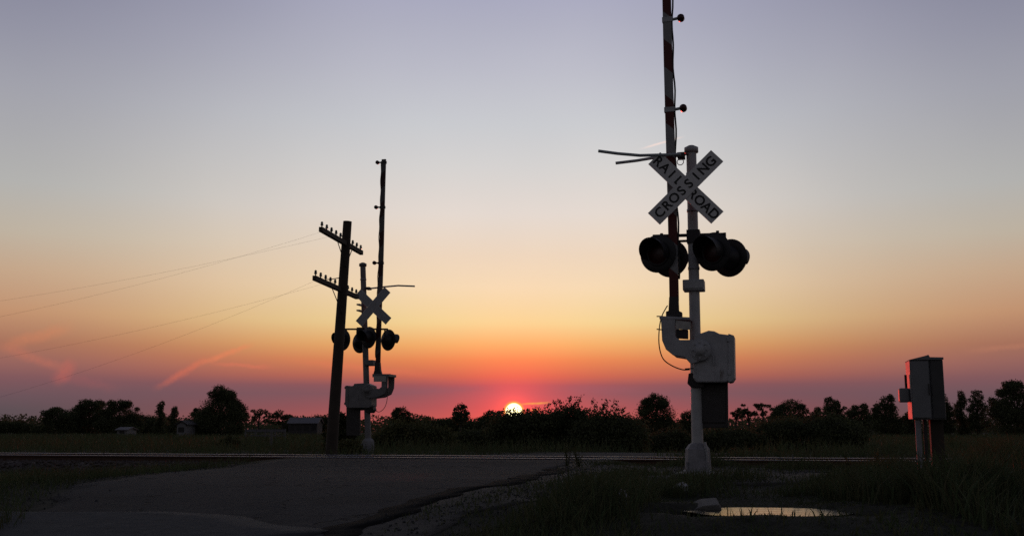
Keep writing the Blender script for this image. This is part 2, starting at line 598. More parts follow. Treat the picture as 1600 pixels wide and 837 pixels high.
def ground_z(x, y):
    x, y = np.asarray(x, dtype=float), np.asarray(y, dtype=float)
    z = base_z(x, y)
    s = (y - TY - TS * x) * TN
    l, r = road_edges(y)
    inside = np.minimum(x - l, r - x)
    z = z - 0.06 * sstep(inside, 0.05, 0.45)
    on_track = 1 - sstep(np.abs(s), 1.6, 3.0)
    off_road = sstep(-inside, 0.2, 1.6)
    z = z - 0.16 * on_track * off_road                                     # the ballast bed stands on lower ground
    lz = sstep(l - x, 0.1, 2.5) * (1 - sstep(np.abs(s + 4.2), 2.0, 5.0))
    z = z - 0.22 * lz
    e = np.sqrt(((x - PUD[0]) / (PUD[2] * 1.25)) ** 2 + ((y - PUD[1]) / (PUD[3] * 1.25)) ** 2)
    th = np.arctan2(y - PUD[1], x - PUD[0])
    e = e * (1 + .16 * np.sin(3 * th + 1) + .09 * np.sin(7 * th + 2) + .05 * np.sin(13 * th))
    z = z - 0.14 * (1 - sstep(e, 0.55, 1.25)) - 0.085 * (1 - sstep(np.abs(x - PUD[0]), 1.3, 2.6)) * sstep(y, 10.2, 11.0) * (1 - sstep(y, 12.0, 14.0)) + 0.016 * np.sin(6.3 * x + 2 * y) * np.sin(5.1 * y - 1.7 * x) * (1 - sstep(e, 1.3, 2.2))
    z = np.where((e > 1.12) & (e < 2.6), np.maximum(z, PUDZ + .014 - .09 * np.maximum(0, e - 1.5)), z)
    bumps = 0.03 * np.sin(1.7 * x + 0.6 * y) * np.sin(1.3 * y - 0.4 * x + 1) + 0.012 * np.sin(4.1 * x + 1.9 * y)
    return z + bumps * off_road * (1 - on_track) * np.clip(e - 0.5, 0, 1)


def gz(x, y):
    return float(ground_z(x, y))


def on_ground(px, py, lo=4.0, hi=900.0):
    """where the sight line of a photo pixel meets the ground"""
    Y = lo
    while Y < hi:
        p = at(px, py, Y)
        if p.z <= gz(p.x, p.y):
            return p
        Y += 0.02 if Y < 60 else 0.5
    return at(px, py, hi)


def axis(fine_lo, fine_hi, step, far_lo, far_hi):
    a = list(np.arange(fine_lo, fine_hi + 1e-6, step))
    d, x = step, fine_hi
    while x < far_hi:
        d *= 1.22
        x += d
        a.append(x)
    d, x = step, fine_lo
    while x > far_lo:
        d *= 1.22
        x -= d
        a.insert(0, x)
    return np.array(a)


def ground():
    xs = axis(-14, 14, 0.16, -5000, 5000)
    ys = axis(5, 40, 0.16, -400, 6000)
    X, Y = np.meshgrid(xs, ys)
    Z = ground_z(X, Y)
    nx, ny = len(xs), len(ys)
    m = MB()
    v = np.stack([X.ravel(), Y.ravel(), Z.ravel()], 1).tolist()
    f = [(j * nx + i, j * nx + i + 1, (j + 1) * nx + i + 1, (j + 1) * nx + i) for j in range(ny - 1) for i in range(nx - 1)]
    m.add(v, f, 0, True)
    tag(m.build('ground', 'earth'), kind='structure')


ground()


def sheet(name, ys, lf, rf, zf, mats, nx=14, mi=None, skirt=0.05):
    """a strip between two edges, row by row, with a small skirt at both edges"""
    m = MB()
    v, f, idx = [], [], []
    for y in ys:
        l, r = lf(y), rf(y)
        row = [l] + [l + (r - l) * k / nx for k in range(nx + 1)] + [r]
        for k, x in enumerate(row):
            z = zf(x, y)
            if k in (0, nx + 2):
                z -= skirt
            v.append((x, y, z))
    w = nx + 3
    for j in range(len(ys) - 1):
        for i in range(w - 1):
            f.append((j * w + i, j * w + i + 1, (j + 1) * w + i + 1, (j + 1) * w + i))
    m.add(v, f, 0, True)
    return tag(m.build(name, mats), kind='structure')


def wob(y, k):
    return 0.07 * math.sin(y * 2.3 + k) + 0.05 * math.sin(y * 5.1 + 2 * k) + 0.03 * math.sin(y * 11.7 + k)


def roadz(x, y):
    s = (y - TY - TS * x) * TN
    z = float(base_z(x, y)) + 0.006
    return min(z, RAIL_TOP - 0.022) if abs(s) < 2.2 else z


ys = list(np.arange(-25, 5, 1.0)) + list(np.arange(5, 46, 0.25))
sheet('road', ys, lambda y: float(road_edges(y)[0]) + wob(y, 1), lambda y: float(road_edges(y)[1]) + wob(y, 4), roadz, 'asphalt', 22)
# broken tarred edge along the right of the lane
ys2 = list(np.arange(8.5, 16.5, 0.15))
sheet('road_edge_tar', ys2, lambda y: float(road_edges(y)[1]) - 0.22 + 0.8 * wob(y, 4) + .05 * math.sin(y * 7.3),
      lambda y: float(road_edges(y)[1]) + 0.12 + wob(y, 4), lambda x, y: max(roadz(x, y), float(ground_z(x, y)) + .012) + 0.006, 'asphalt_tar', 2, skirt=0.012)
# gravelled shoulder on the right
sheet('road_shoulder', list(np.arange(5, 18.6, 0.25)), lambda y: float(road_edges(y)[1]) + wob(y, 4) + .03,
      lambda y: float(road_edges(y)[1]) + 0.85 + 2.2 * wob(y, 2) + 3.1 * float(sstep(y, 12.2, 13.6) * (1 - sstep(y, 16.2, 17.8))), lambda x, y: float(ground_z(x, y)) + 0.012 + 0.0, 'shoulder_gravel', 5, skirt=0.05)
# pale gravel lane joining at the near left
LANE = [on_ground(px, py) for px, py in ((-60, 802), (60, 803), (160, 807), (260, 812), (350, 819), (430, 828), (500, 838))]
lane_y = [p.y for p in LANE][::-1]
lane_x = [p.x for p in LANE][::-1]
sheet('gravel_lane', list(np.arange(5.0, max(lane_y), 0.12)),
      lambda y: -9.0, lambda y: float(np.interp(y, lane_y, lane_x)) + 1.2 * wob(y, 3) + .10 * math.sin(y * 9.1),
      lambda x, y: max(float(base_z(x, y)) + 0.018, gz(x, y) + 0.02), 'gravel', 18, skirt=0.015)


def ballast():
    m = MB()
    prof = [(-2.5, -0.32), (-1.7, -0.05), (-1.55, -0.02), (1.55, -0.02), (1.7, -0.05), (2.5, -0.32)]
    rnd = random.Random(3)
    v, f = [], []
    N = 260
    for i in range(N + 1):
        a = -60 + 120 * i / N
        for (s, dz) in prof:
            p = Vector((0, TY, 0)) + TDIR * a + TNOR * (s + rnd.uniform(-.05, .05))
            v.append((p.x, p.y, 0.86 + dz + rnd.uniform(-.02, .02)))
    k = len(prof)
    for i in range(N):
        for j in range(k - 1):
            f.append((i * k + j, (i + 1) * k + j, (i + 1) * k + j + 1, i * k + j + 1))
    m.add(v, f, 0, False)
    tag(m.build('ballast_bed', 'ballast'), kind='structure')


ballast()

track = thing('railway_track', 'single railway track crossing the lane, rusty rails with shiny tops on sleepers', 'railway track', (0, TY, 0), math.atan2(TDIR.y, TDIR.x))
for sgn in (-1, 1):
    m = MB()
    c = sgn * 0.754
    prof = [(-.07, RAIL_TOP - .165), (.07, RAIL_TOP - .165), (.07, RAIL_TOP - .150), (.012, RAIL_TOP - .13), (.012, RAIL_TOP - .045), (.036, RAIL_TOP - .035),
            (.036, RAIL_TOP - .008), (.028, RAIL_TOP)]
    prof = prof + [(-a, b) for a, b in prof[::-1][:-2]]
    n = len(prof)
    v = [(x, c + a, b) for x in (-60, 60) for a, b in prof]
    f = [(i, (i + 1) % n, (i + 1) % n + n, i + n) for i in range(n)]
    for q, fc in enumerate(f):
        m.add([v[i] for i in fc], [(0, 1, 2, 3)], 1 if min(v[i][2] for i in fc) > RAIL_TOP - 0.01 else 0)
    m.build('rail', ['rail_rust', 'rail_head'], track)
sl = None
for k in range(-42, 43):
    a = k * 0.56
    x = TDIR.x * a
    l, r = road_edges(TY + TDIR.y * a)
    if l - 0.3 < x < r + 0.3:
        continue
    if sl is None:
        m = MB().box(-.11, .11, -1.27, 1.27, RAIL_TOP - .335, RAIL_TOP - .165)
        for s in (-.754, .754):
            m.box(-.09, .09, s - .17, s + .17, RAIL_TOP - .1645, RAIL_TOP - .152)
        sl = m.build('sleeper', 'sleeper', track, 0.012)
        o = sl
    else:
        o = copy_under(sl, track)
    o.location = (a, 0.02 * math.sin(k * 7.3), 0)

# puddle in the roadside ditch
m = MB()
ring = []
for k in range(40):
    a = 2 * math.pi * k / 40
    rr = 1 + 0.05 * math.sin(3 * a + 1) + 0.03 * math.sin(7 * a)
    ring.append((PUD[0] + PUD[2] * 1.12 * rr * math.cos(a), PUD[1] + PUD[3] * 1.12 * rr * math.sin(a), PUDZ))
m.add(ring, [tuple(range(40))])
tag(m.build('puddle', 'puddle_water'), kind='structure')


# ------------------------------------------------------------------ crossing signals
def text_faces(txt, size):
    cu = bpy.data.curves.new('lettering', 'FONT')
    cu.body = txt
    cu.size = size
    cu.align_x = 'CENTER'
    cu.align_y = 'CENTER'
    cu.offset = 0.004
    ob = bpy.data.objects.new('lettering', cu)
    C.objects.link(ob)
    dg = bpy.context.evaluated_depsgraph_get()
    me = bpy.data.meshes.new_from_object(ob.evaluated_get(dg))
    v = [tuple(p.co) for p in me.vertices]
    f = [tuple(p.vertices) for p in me.polygons]
    bpy.data.objects.remove(ob)
    bpy.data.curves.remove(cu)
    bpy.data.meshes.remove(me)
    return v, f


def signal(D):
    yaw = D['yaw']
    B = at(*D['base'], D['Y'])
    ct, st = math.cos(yaw), math.sin(yaw)

    def L(px, py, v=0.0):
        """photo pixel -> the signal's own (u, v, w) on the plane at depth v"""
        Y = B.y
        for _ in range(6):
            p = at(px, py, Y)
            u = ((p.x - B.x) + v * st) / ct
            Y = B.y + u * st + v * ct
        return Vector((u, v, p.z - B.z))
    root = thing('crossing_signal', D['label'], 'crossing signal', B, yaw, 'railway crossing signals with raised gate arms')
    fl = D['front']                       # +1: the camera sees the signal's front; -1: its back
    vf = lambda v: v * fl                 # local depth measured from the camera's side (negative = nearer the camera)
    pxm = 1 / (FPX / D['Y'])

    # mast
    ptop, pb = L(*D['mast_top']), L(*D['base'])
    r = D['mast_r']
    m = MB().tube([(pb.x, 0, 0.3), (ptop.x, 0, ptop.z - .02)], [r * 1.12, r], 18)
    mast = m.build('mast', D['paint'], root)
    MB().lathe((ptop.x, 0, ptop.z - .02), (0, 0, 1), [(-.05, r + .002), (-.05, r + .028), (.02, r + .028), (.05, r * .6), (.06, 0)], 18).build('mast_cap', D['paint'], mast)

    # cast base on its concrete block
    m = MB()
    for (z0, r0), (z1, r1) in zip([(0.02, .205), (.05, .205), (.07, .18), (.34, .165), (.40, .12)], [(.05, .205), (.07, .18), (.34, .165), (.40, .12), (.42, .085)]):
        m.lathe((pb.x, 0, 0), (0, 0, 1), [(z0, r0), (z1, r1)], 8, smooth=False)
    m.lathe((pb.x, 0, 0), (0, 0, 1), [(.42, .085), (.42, r)], 8, smooth=False)
    for a in range(4):
        q = R(45 + 90 * a)
        m.tube([(pb.x + .19 * math.cos(q), .19 * math.sin(q), .0), (pb.x + .19 * math.cos(q), .19 * math.sin(q), .17)], .018, 6)
    m.build('base_casting', 'cast_base', root, 0.008)
    MB().box(pb.x - .30, pb.x + .30, -.30, .30, -.55, .03).build('footing', 'concrete', root, 0.02)
    m = MB().tube([L(*p, vf(-.12)) for p in D['conduit']], .022, 8)
    m.build('conduit', 'galvanised', root)

    # junction box / light crossarm clamp
    x0, y0, x1, y1 = D['jbox']
    a, b = L(x0, y1, vf(-.1)), L(x1, y0, vf(-.1))
    lo, hi = min(a.x, b.x), max(a.x, b.x)
    m = MB().box(lo, hi, -.13, .13, a.z, b.z).box(lo + .015, hi - .015, -.145, .145, a.z + .02, b.z - .02)
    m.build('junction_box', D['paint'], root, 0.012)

    # crossbuck: two blades with lettering
    cb = L(*D['buck'], vf(-.30))
    buck = MB()
    buck.box(ptop.x - .05, ptop.x + .05, min(vf(-.27), vf(.09)), max(vf(-.27), vf(.09)), cb.z - .10, cb.z - .06)
    buck.box(ptop.x - .05, ptop.x + .05, min(vf(-.27), vf(.09)), max(vf(-.27), vf(.09)), cb.z + .06, cb.z + .10)
    bo = buck.build('crossbuck', 'galvanised', root, 0.004)
    face = -1 if fl > 0 else -1           # the lettered face looks to the signal's own front (-v)
    BL, BW = D['blade_len'], D['blade_w']
    for q, (ang, parts) in enumerate(((-45, [('RAIL', -.335), ('ROAD', .335)]), (45, [('CROSSING', 0.0)]))):
        m = MB()
        M = Matrix.Translation((cb.x, cb.y + (0.004 if q == 0 else -0.004), cb.z)) @ Matrix.Rotation(R(-ang + D['buck_tilt']), 4, 'Y')
        m.box(-BL / 2, BL / 2, -.0035, .0035, -BW / 2, BW / 2, 0, M)
        m.box(-BL / 2 + .01, BL / 2 - .01, .0035, .0050, -BW / 2 + .01, BW / 2 - .01, 2, M)
        for txt, off in parts:
            chars = list(txt)
            n = len(chars)
            if n == 4:
                xs = [off + (i - 1.5) * .135 for i in range(4)]
            else:
                xs = [(i - 3.5) * .140 for i in range(n)]
            for ch, xo in zip(chars, xs):
                v, f = text_faces(ch, .185)
                vv = [M @ Vector((p[0] + xo, -.0060 - (0.010 if q == 0 and False else 0), p[1])) for p in v]
                m.add(vv, f, 1)
        b = m.build('blade', ['sign_white', 'sign_letters', 'sign_back'], bo)

    # lamp crossarm and flashing lights
    (ax0, ay0), (ax1, ay1) = D['arm']
    a, b = L(ax0, ay0, .06), L(ax1, ay1, .06)
    m = MB().tube([a, b], .024, 10)
    m.tube([L(*D['arm2'][0], .06), L(*D['arm2'][1], .06)], .018, 8)
    mz = (a.z + b.z) / 2
    m.box(ptop.x - .09, ptop.x + .09, -.10, .12, mz - .13, mz + .05)
    m.build('lamp_crossarm', 'black_paint', root, 0)
    LR = D['lamp_r']
    for (front, rear) in D['lamps']:
        pf, pr = L(front[0], front[1], front[2]), L(rear[0], rear[1], rear[2])
        ax = (pf - pr)
        ax.z = 0
        ax.normalize()
        for c, s in ((pf, 1), (pr, -1)):
            d = ax * s
            h = MB().lathe(c, d, [(-.20, 0), (-.20, .05), (-.17, .10), (-.06, .165), (.012, .175), (.012, .15), (-.004, .14)], 28)
            h.tube([c - d * .14 + Vector((0, 0, .10)), Vector((c.x, c.y, mz)) - d * .14 + Vector((0, 0, .02))], .022, 8)
            ho = h.build('flashing_light', 'black_paint', root)
            MB().lathe(c, d, [(-.012, .14), (-.012, LR), (-.006, LR + .006), (0, LR), (0, .14)], 40).build('backing_disc', 'black_paint', ho)
            MB().lathe(c, d, [(.006, .150), (.022, .12), (.034, .07), (.038, 0)], 24).build('lens', 'red_lens', ho)
            hood = MB()
            N, prof_o, prof_i = 22, [], []
            up = Vector((0, 0, 1))
            w = d.cross(up)
            vs, fs = [], []
            for k in range(N + 1):
                a_ = R(-118 + 236 * k / N)
                depth = .10 + .20 * (0.5 + 0.5 * math.cos(a_ * 0.85))
                for rr, tt in ((.178, 0.0), (.182, depth), (.176, depth), (.172, 0.0)):
                    vs.append(c + d * tt + (up * math.cos(a_) + w * math.sin(a_)) * rr)
            for k in range(N):
                for j in range(4):
                    fs.append((k * 4 + j, (k + 1) * 4 + j, (k + 1) * 4 + (j + 1) % 4, k * 4 + (j + 1) % 4))
            fs += [(0, 1, 2, 3), (4 * N + 3, 4 * N + 2, 4 * N + 1, 4 * N)]
            hood.add(vs, fs, 0, False)
            hood.build('hood', 'black_paint', ho)

    # gate mechanism box
    P = lambda pts, v: [(q.x, q.z) for q in (L(x, y, v) for x, y in pts)]
    bv = D['box_v']
    vmid = vf(bv)
    m = MB().prism(P(D['box'], vmid), *sorted((vf(bv), vf(bv + .42))))
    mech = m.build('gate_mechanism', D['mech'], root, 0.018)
    m = MB().prism(P(D['lid'], vmid), *sorted((vf(bv - .018), vf(bv + .438))))
    m.build('access_lid', D['mech'], mech, 0.008)
    hub = L(*D['hub'], vf(bv - .0))
    fdir = Vector((0, -fl, 0))
    m = MB().lathe(hub, fdir, [(0, .15), (.05, .15), (.065, .13), (.065, .07), (.10, .065), (.10, 0)], 28)
    for k in range(8):
        a_ = 2 * math.pi * k / 8
        m.lathe(hub + Vector((.105 * math.cos(a_), 0, .105 * math.sin(a_))), fdir, [(.05, .013), (.078, .013), (.078, 0)], 6, smooth=False)
    m.build('pivot_hub', D['mech'], mech)
    bx_ = [p[0] for p in P(D['box'], vmid)]
    bz_ = [p[1] for p in P(D['box'], vmid)]
    cxm, czm = (min(bx_) + max(bx_)) / 2, (min(bz_) + max(bz_)) / 2
    lx = L(*D['lid'][0], vmid).x
    for dz in (-.32, .32):
        zz = czm + dz * (max(bz_) - min(bz_))
        MB().box(lx - .02, lx + .02, min(vf(bv - .028), vf(bv)), max(vf(bv - .028), vf(bv)), zz - .03, zz + .03).build('hinge', D['mech'], mech, 0.004)
    MB().tube([(cxm + .03, vf(bv - .02), czm - .12), (cxm + .03, vf(bv - .02), czm + .02)], .010, 6).build('latch', 'galvanised', mech)
    for fz in (.62, .80, .915):
        zz = ptop.z * fz
        xx = pb.x + (ptop.x - pb.x) * fz
        MB().lathe((xx, 0, zz), (0, 0, 1), [(-.02, r * .95), (-.02, r + .010), (.02, r + .010), (.02, r * .95)], 18).build('mast_band', 'galvanised', mast)
    m = MB().prism(P(D['clamp'], vf(-.1)), -.12, .12)
    m.build('mast_clamp', 'dark_steel', root, 0.008)

    # curved side arms that carry the gate arm, one at either side of the mast
    pa = P(D['bracket'], vf(bv))
    for v0 in (bv - .055, bv + .44):
        MB().prism(pa, *sorted((vf(v0), vf(v0 + .05)))).build('side_arm', D['mech'], root, 0.01)
    m = MB().prism(P(D['plate'], vf(bv)), *sorted((vf(bv - .062), vf(bv + .50))))
    m.build('adapter_plate', D['mech'], root, 0.006)
    m = MB().prism(P(D['tag'], vf(bv - .07)), *sorted((vf(bv - .075), vf(bv - .066))))
    m.build('notice_plate', 'nameplate', root)
    if D.get('dark'):
        m = MB().prism(P(D['dark'], vf(bv)), *sorted((vf(bv - .05), vf(bv + .08))))
        m.build('shear_pin_block', 'black_paint', root, 0.006)

    # gate arm
    av = vf(D['arm_v'])
    s0, s1, s2 = L(*D['arm_base'], av), L(*D['sock_top'], av), L(*D['arm_top'], av)
    m = MB()
    m.prism(P(D['socket'], av), av - .055, av + .055)
    m.build('arm_socket', 'dark_steel', root, 0.008)
    d = (s2 - s0)
    Ln = d.length
    d.normalize()
    e = D['arm_extra']
    m = MB()
    w0, w1 = D['arm_w']
    npt = 40
    vs, fs = [], []
    for i in range(npt + 1):
        t_ = i / npt
        s = (Ln + e) * t_
        p = d * s
        hw = (w0 + (w1 - w0) * t_) / 2
        bend = 0.012 * math.sin(t_ * 9)
        for sx, sy in ((-1, -1), (1, -1), (1, 1), (-1, 1)):
            vs.append((p.x + sx * hw + bend * .3, p.y + sy * .028, p.z))
    for i in range(npt):
        for k in range(4):
            fs.append((i * 4 + k, i * 4 + (k + 1) % 4, (i + 1) * 4 + (k + 1) % 4, (i + 1) * 4 + k))
    fs += [(3, 2, 1, 0), tuple(npt * 4 + k for k in range(4))]
    m.add(vs, fs)
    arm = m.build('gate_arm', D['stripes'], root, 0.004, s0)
    sd = D['light_side']
    pts = []
    for i in range(60):
        t_ = i / 59
        s = 0.3 + (Ln + e - 0.35) * t_
        p = d * s
        hw = (w0 + (w1 - w0) * s / (Ln + e)) / 2
        pts.append((p.x + sd * (hw + .012 + .008 * math.sin(i * 1.1) + .006 * math.sin(i * .37)), p.y, p.z))
    MB().tube(pts, .013, 6).build('light_cable', 'cable_black', arm)
    for (lx, ly) in D['gate_lights']:
        q = L(lx, ly, av) - s0
        s = q.z / d.z
        p = d * s
        hw = (w0 + (w1 - w0) * s / (Ln + e)) / 2
        m = MB()
        m.box(p.x - hw - .012, p.x + hw + .012, p.y - .036, p.y + .036, p.z - .035, p.z + .035)
        m.tube([(p.x + sd * hw, p.y, p.z), (p.x + sd * (hw + .09), p.y, p.z + .012)], .022, 8)
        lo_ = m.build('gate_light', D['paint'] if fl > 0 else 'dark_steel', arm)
        k = MB().lathe((p.x + sd * (hw + .13), p.y, p.z + .012), (0, 1, 0), [(-.06, 0), (-.055, .03), (-.03, .052), (.03, .052), (.055, .03), (.06, 0)], 16)
        k.build('lens', 'red_lens', lo_)

    # counterweights hanging below the box
    for q, v0 in enumerate((D['cw_v'], D['cw_v'] + .52)):
        m = MB()
        for (pts, dv) in D['cw']:
            m.prism(P(pts, vf(v0)), *sorted((vf(v0 + dv), vf(v0 + .07 - dv))))
        m.build('counterweight', 'dark_steel', root, 0.008)

    # gate keeper rods near the mast head
    kp = L(*D['keeper'][0], vf(-.05))
    keeper = MB()
    keeper.box(kp.x - .05, kp.x + .05, -.09, .09, kp.z - .04, kp.z + .03)
    keeper.tube([kp, L(*D['keeper_end'], vf(-.05))], .014, 8)
    ko = keeper.build('gate_keeper', 'dark_steel', root)
    for pts, v0 in D['rods']:
        MB().tube([L(x, y, vf(v0)) for x, y in pts], [.022] * len(pts), 8).build('rod', 'rod_white', ko)
    if D.get('ring'):
        c = L(*D['ring'], vf(-.06))
        MB().tube([c + Vector((.045 * math.cos(a * math.pi / 8), 0, .045 * math.sin(a * math.pi / 8))) for a in range(17)], .006, 6, cap=False).build('wire_loop', 'galvanised', ko)
    # slack cable loop from the arm to the box
    cp = [L(x, y, vf(bv - .05)) for x, y in D['loop']]
    sm_ = []
    for i in range(len(cp) - 1):
        for k in range(5):
            t_ = k / 5
            p0, p1, p2, p3 = cp[max(i - 1, 0)], cp[i], cp[i + 1], cp[min(i + 2, len(cp) - 1)]
            sm_.append(0.5 * ((2 * p1) + (p2 - p0) * t_ + (2 * p0 - 5 * p1 + 4 * p2 - p3) * t_ ** 2 + (3 * p1 - p0 - 3 * p2 + p3) * t_ ** 3))
    sm_.append(cp[-1])
    m = MB().tube(sm_, .0085, 6)
    for p in D['stubs']:
        m.tube([L(*p[0], vf(bv - .05)), L(*p[1], vf(bv - .05))], .008, 6)
    m.build('cable_loop', 'cable_black', root)
    return root


NEAR = dict(paint='silver_paint', mech='mech_paint', stripes='arm_stripes', 
    label='nearer crossing signal with railroad crossbuck lettering and tall striped arm reaching out of frame',
    Y=14.4, yaw=R(-14), base=(1091, 741), front=1, mast_top=(1080, 231), mast_r=.070,
    conduit=[(1101, 690), (1105, 712), (1104, 728), (1112, 742)], jbox=(1067, 436, 1100, 454),
    buck=(1071, 293), buck_tilt=1.5, blade_len=1.22, blade_w=.235,
    arm=((1020, 369), (1130, 366)), arm2=((1056, 377), (1082, 376)), lamp_r=.262,
    lamps=[((1028, 396, -.2), (1048, 404, .22)), ((1114, 393, -.2), (1141, 403, .22))],
    box_v=-.26, box=[(1084, 522), (1096, 520), (1107, 516), (1116, 517), (1124, 521), (1140, 523), (1140, 594), (1134, 597), (1088, 597), (1083, 590)],
    lid=[(1138, 521), (1147, 524), (1148, 590), (1144, 596), (1138, 597)],
    hub=(1094, 547), clamp=[(1076, 583), (1100, 580), (1100, 605), (1080, 605), (1074, 599)],
    bracket=[(1033, 497), (1056, 497), (1056, 526), (1062, 531), (1092, 531), (1102, 538), (1104, 552), (1098, 562), (1090, 566), (1080, 569), (1070, 558), (1052, 555), (1041, 546), (1035, 532)],
    plate=[(1031, 494), (1078, 496), (1080, 500), (1031, 499)],
    tag=[(1056, 500), (1079, 503), (1079, 515), (1056, 514)], dark=[(1057, 515), (1075, 515), (1075, 529), (1057, 528)],
    arm_v=-.20, arm_base=(1053.5, 470), sock_top=(1053, 466), arm_top=(1042, 0), arm_extra=2.6, arm_w=(.125, .118),
    socket=[(1046, 464), (1060, 464), (1061, 486), (1066, 488), (1066, 495), (1041, 495), (1041, 487), (1045, 486)],
    light_side=1, gate_lights=[(1040, 32), (1046, 172), (1041, -190)],
    cw_v=-.02, cw=[([(1092, 585), (1137, 585), (1138, 668), (1096, 668)], 0.0), ([(1096, 600), (1133, 600), (1133, 660), (1098, 660)], -.02)],
    keeper=((1064, 242),), keeper_end=(1080, 241),
    rods=[([(935, 236), (965, 240), (1000, 243), (1040, 242), (1064, 241)], -.30), ([(962, 255), (995, 251), (1025, 246), (1064, 243)], .02)],
    ring=(1063, 253), loop=[(1043, 477), (1034, 494), (1030, 515), (1030, 540), (1036, 560), (1050, 571), (1066, 577), (1078, 577)],
    stubs=[((1026, 494), (1036, 494)), ((1026, 514), (1036, 515)), ((1070, 576), (1084, 575))])
FAR = dict(paint='dark_grey_paint', mech='dark_grey_paint', stripes='arm_stripes_dark', 
    label='smaller distant crossing signal standing beside the utility pole, its crossbuck seen from behind',
    Y=28.3, yaw=R(166), base=(575, 709), front=-1, mast_top=(567, 412), mast_r=.075,
    conduit=[(567, 690), (563, 700), (563, 710)], jbox=(570, 562, 583, 571),
    buck=(583, 479), buck_tilt=3.0, blade_len=1.20, blade_w=.235,
    arm=((538, 514), (606, 514)), arm2=((562, 519), (576, 519)), lamp_r=.285,
    lamps=[((607, 531, -.32), (576, 527, .32)), ((563, 535, -.32), (535, 531, .32))],
    box_v=-.26, box=[(541, 604), (552, 602), (553, 599), (570, 598), (580, 602), (580, 634), (576, 637), (544, 637), (541, 633)],
    lid=[(540, 602), (544, 602), (544, 637), (541, 635), (539, 631)],
    hub=(575, 609), clamp=[(570, 630), (582, 632), (584, 640), (580, 645), (571, 643)],
    bracket=[(607, 585), (597, 585), (597, 604), (593, 607), (578, 606), (571, 610), (571, 618), (577, 622), (592, 620), (602, 615), (606, 605)],
    plate=[(609, 584), (583, 584), (583, 589), (609, 588)],
    tag=[(584, 587), (603, 587), (603, 596), (584, 596)], dark=None,
    arm_v=-.08, arm_base=(590.5, 576), sock_top=(590, 572), arm_top=(600, 249), arm_extra=0.0, arm_w=(.125, .118),
    socket=[(587, 566), (594, 566), (595, 578), (597, 585), (584, 585), (586, 578)],
    light_side=1, gate_lights=[(599, 254), (596, 324), (591, 411)],
    cw_v=-.04, cw=[([(541, 634), (562, 634), (562, 680), (541, 680)], 0.0), ([(562, 634), (574, 634), (574, 640), (562, 641)], 0.01)],
    keeper=((575, 450),), keeper_end=(566, 450),
    rods=[([(575, 451), (600, 448), (622, 446), (648, 447)], .0)],
    ring=None, loop=[(597, 588), (604, 600), (605, 622), (601, 636), (593, 643), (586, 640), (582, 632)],
    stubs=[((604, 585), (610, 584))])
signal(NEAR)
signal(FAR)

# ------------------------------------------------------------------ telegraph pole and its wires
PY_ = 25.0
pb = at(518, 700, PY_)
pt = at(543, 346, PY_)
pole = thing('utility_pole', 'old wooden line pole with two slanted crossarms of insulators, leaning slightly right', 'utility pole', (pb.x, pb.y, gz(pb.x, pb.y)))
o = Vector(pole.location)
m = MB()
base = Vector((-0.02, 0, -0.3))
top = pt - o
m.tube([base, base.lerp(top, .35), base.lerp(top, .7), top], [.145, .132, .118, .105], 14)
m.build('pole', 'old_timber', pole)
ARM_L = 3.3
pins = []
for (pxa, pxb) in (((501, 358), (565, 395)), ((491, 434), (558, 464))):
    d0 = Vector((math.sin(R(15)), math.cos(R(15)), 0))
    # where the arm meets the pole: interpolate on the photographed line
    px_p = 541 if pxa[1] < 400 else 535.5
    tt = (px_p - pxa[0]) / (pxb[0] - pxa[0])
    cpt = at(px_p, pxa[1] + (pxb[1] - pxa[1]) * tt, PY_ - .12)
    A_ = at(pxa[0], pxa[1], PY_ - .12 - ARM_L * .56 * d0.y)
    B_ = at(pxb[0], pxb[1], PY_ - .12 + ARM_L * .44 * d0.y)
    dd = (B_ - A_).normalized()
    side = dd.cross(Vector((0, 0, 1))).normalized()
    up = side.cross(dd).normalized()
    m = MB()
    vs = [p + side * sx * .045 + up * sz * .055 for p in (A_ - o, B_ - o) for sx, sz in ((-1, -1), (1, -1), (1, 1), (-1, 1))]
    m.add(vs, [(3, 2, 1, 0), (4, 5, 6, 7), (0, 1, 5, 4), (1, 2, 6, 5), (2, 3, 7, 6), (3, 0, 4, 7)])
    arm = m.build('crossarm', 'old_timber', pole, 0.006)
    for s_ in (-1, 1):
        q = (A_ - o) + (B_ - A_) * (0.56 + s_ * 0.20)
        MB().tube([q, cpt - o + Vector((0, 0, -.55))], .012, 6).build('brace', 'dark_steel', arm)
    for k in range(10):
        t_ = (.025 + .107 * k) if k < 5 else (.545 + .107 * (k - 5))
        t_ = min(t_, .975)
        q = (A_ - o) + (B_ - A_) * t_ + up * .05
        if abs(t_ - .56) < .04:
            q += dd * .1
        MB().lathe(q, up, [(0, .014), (.05, .014), (.05, .032), (.07, .036), (.085, .026), (.105, .030), (.13, .024), (.145, 0)], 12).build('insulator', 'glass_insulator', arm)
        pins.append(q + o + up * .11)
m = MB().tube([at(523, 444, PY_ - .5) - o, at(514, 440, PY_ - .6) - o, at(507, 437, PY_ - 1.1) - o, at(517, 436, PY_ - .5) - o, at(531, 434, PY_ - .2) - o], .012, 6)
m.build('jumper_wire', 'cable_black', pole)

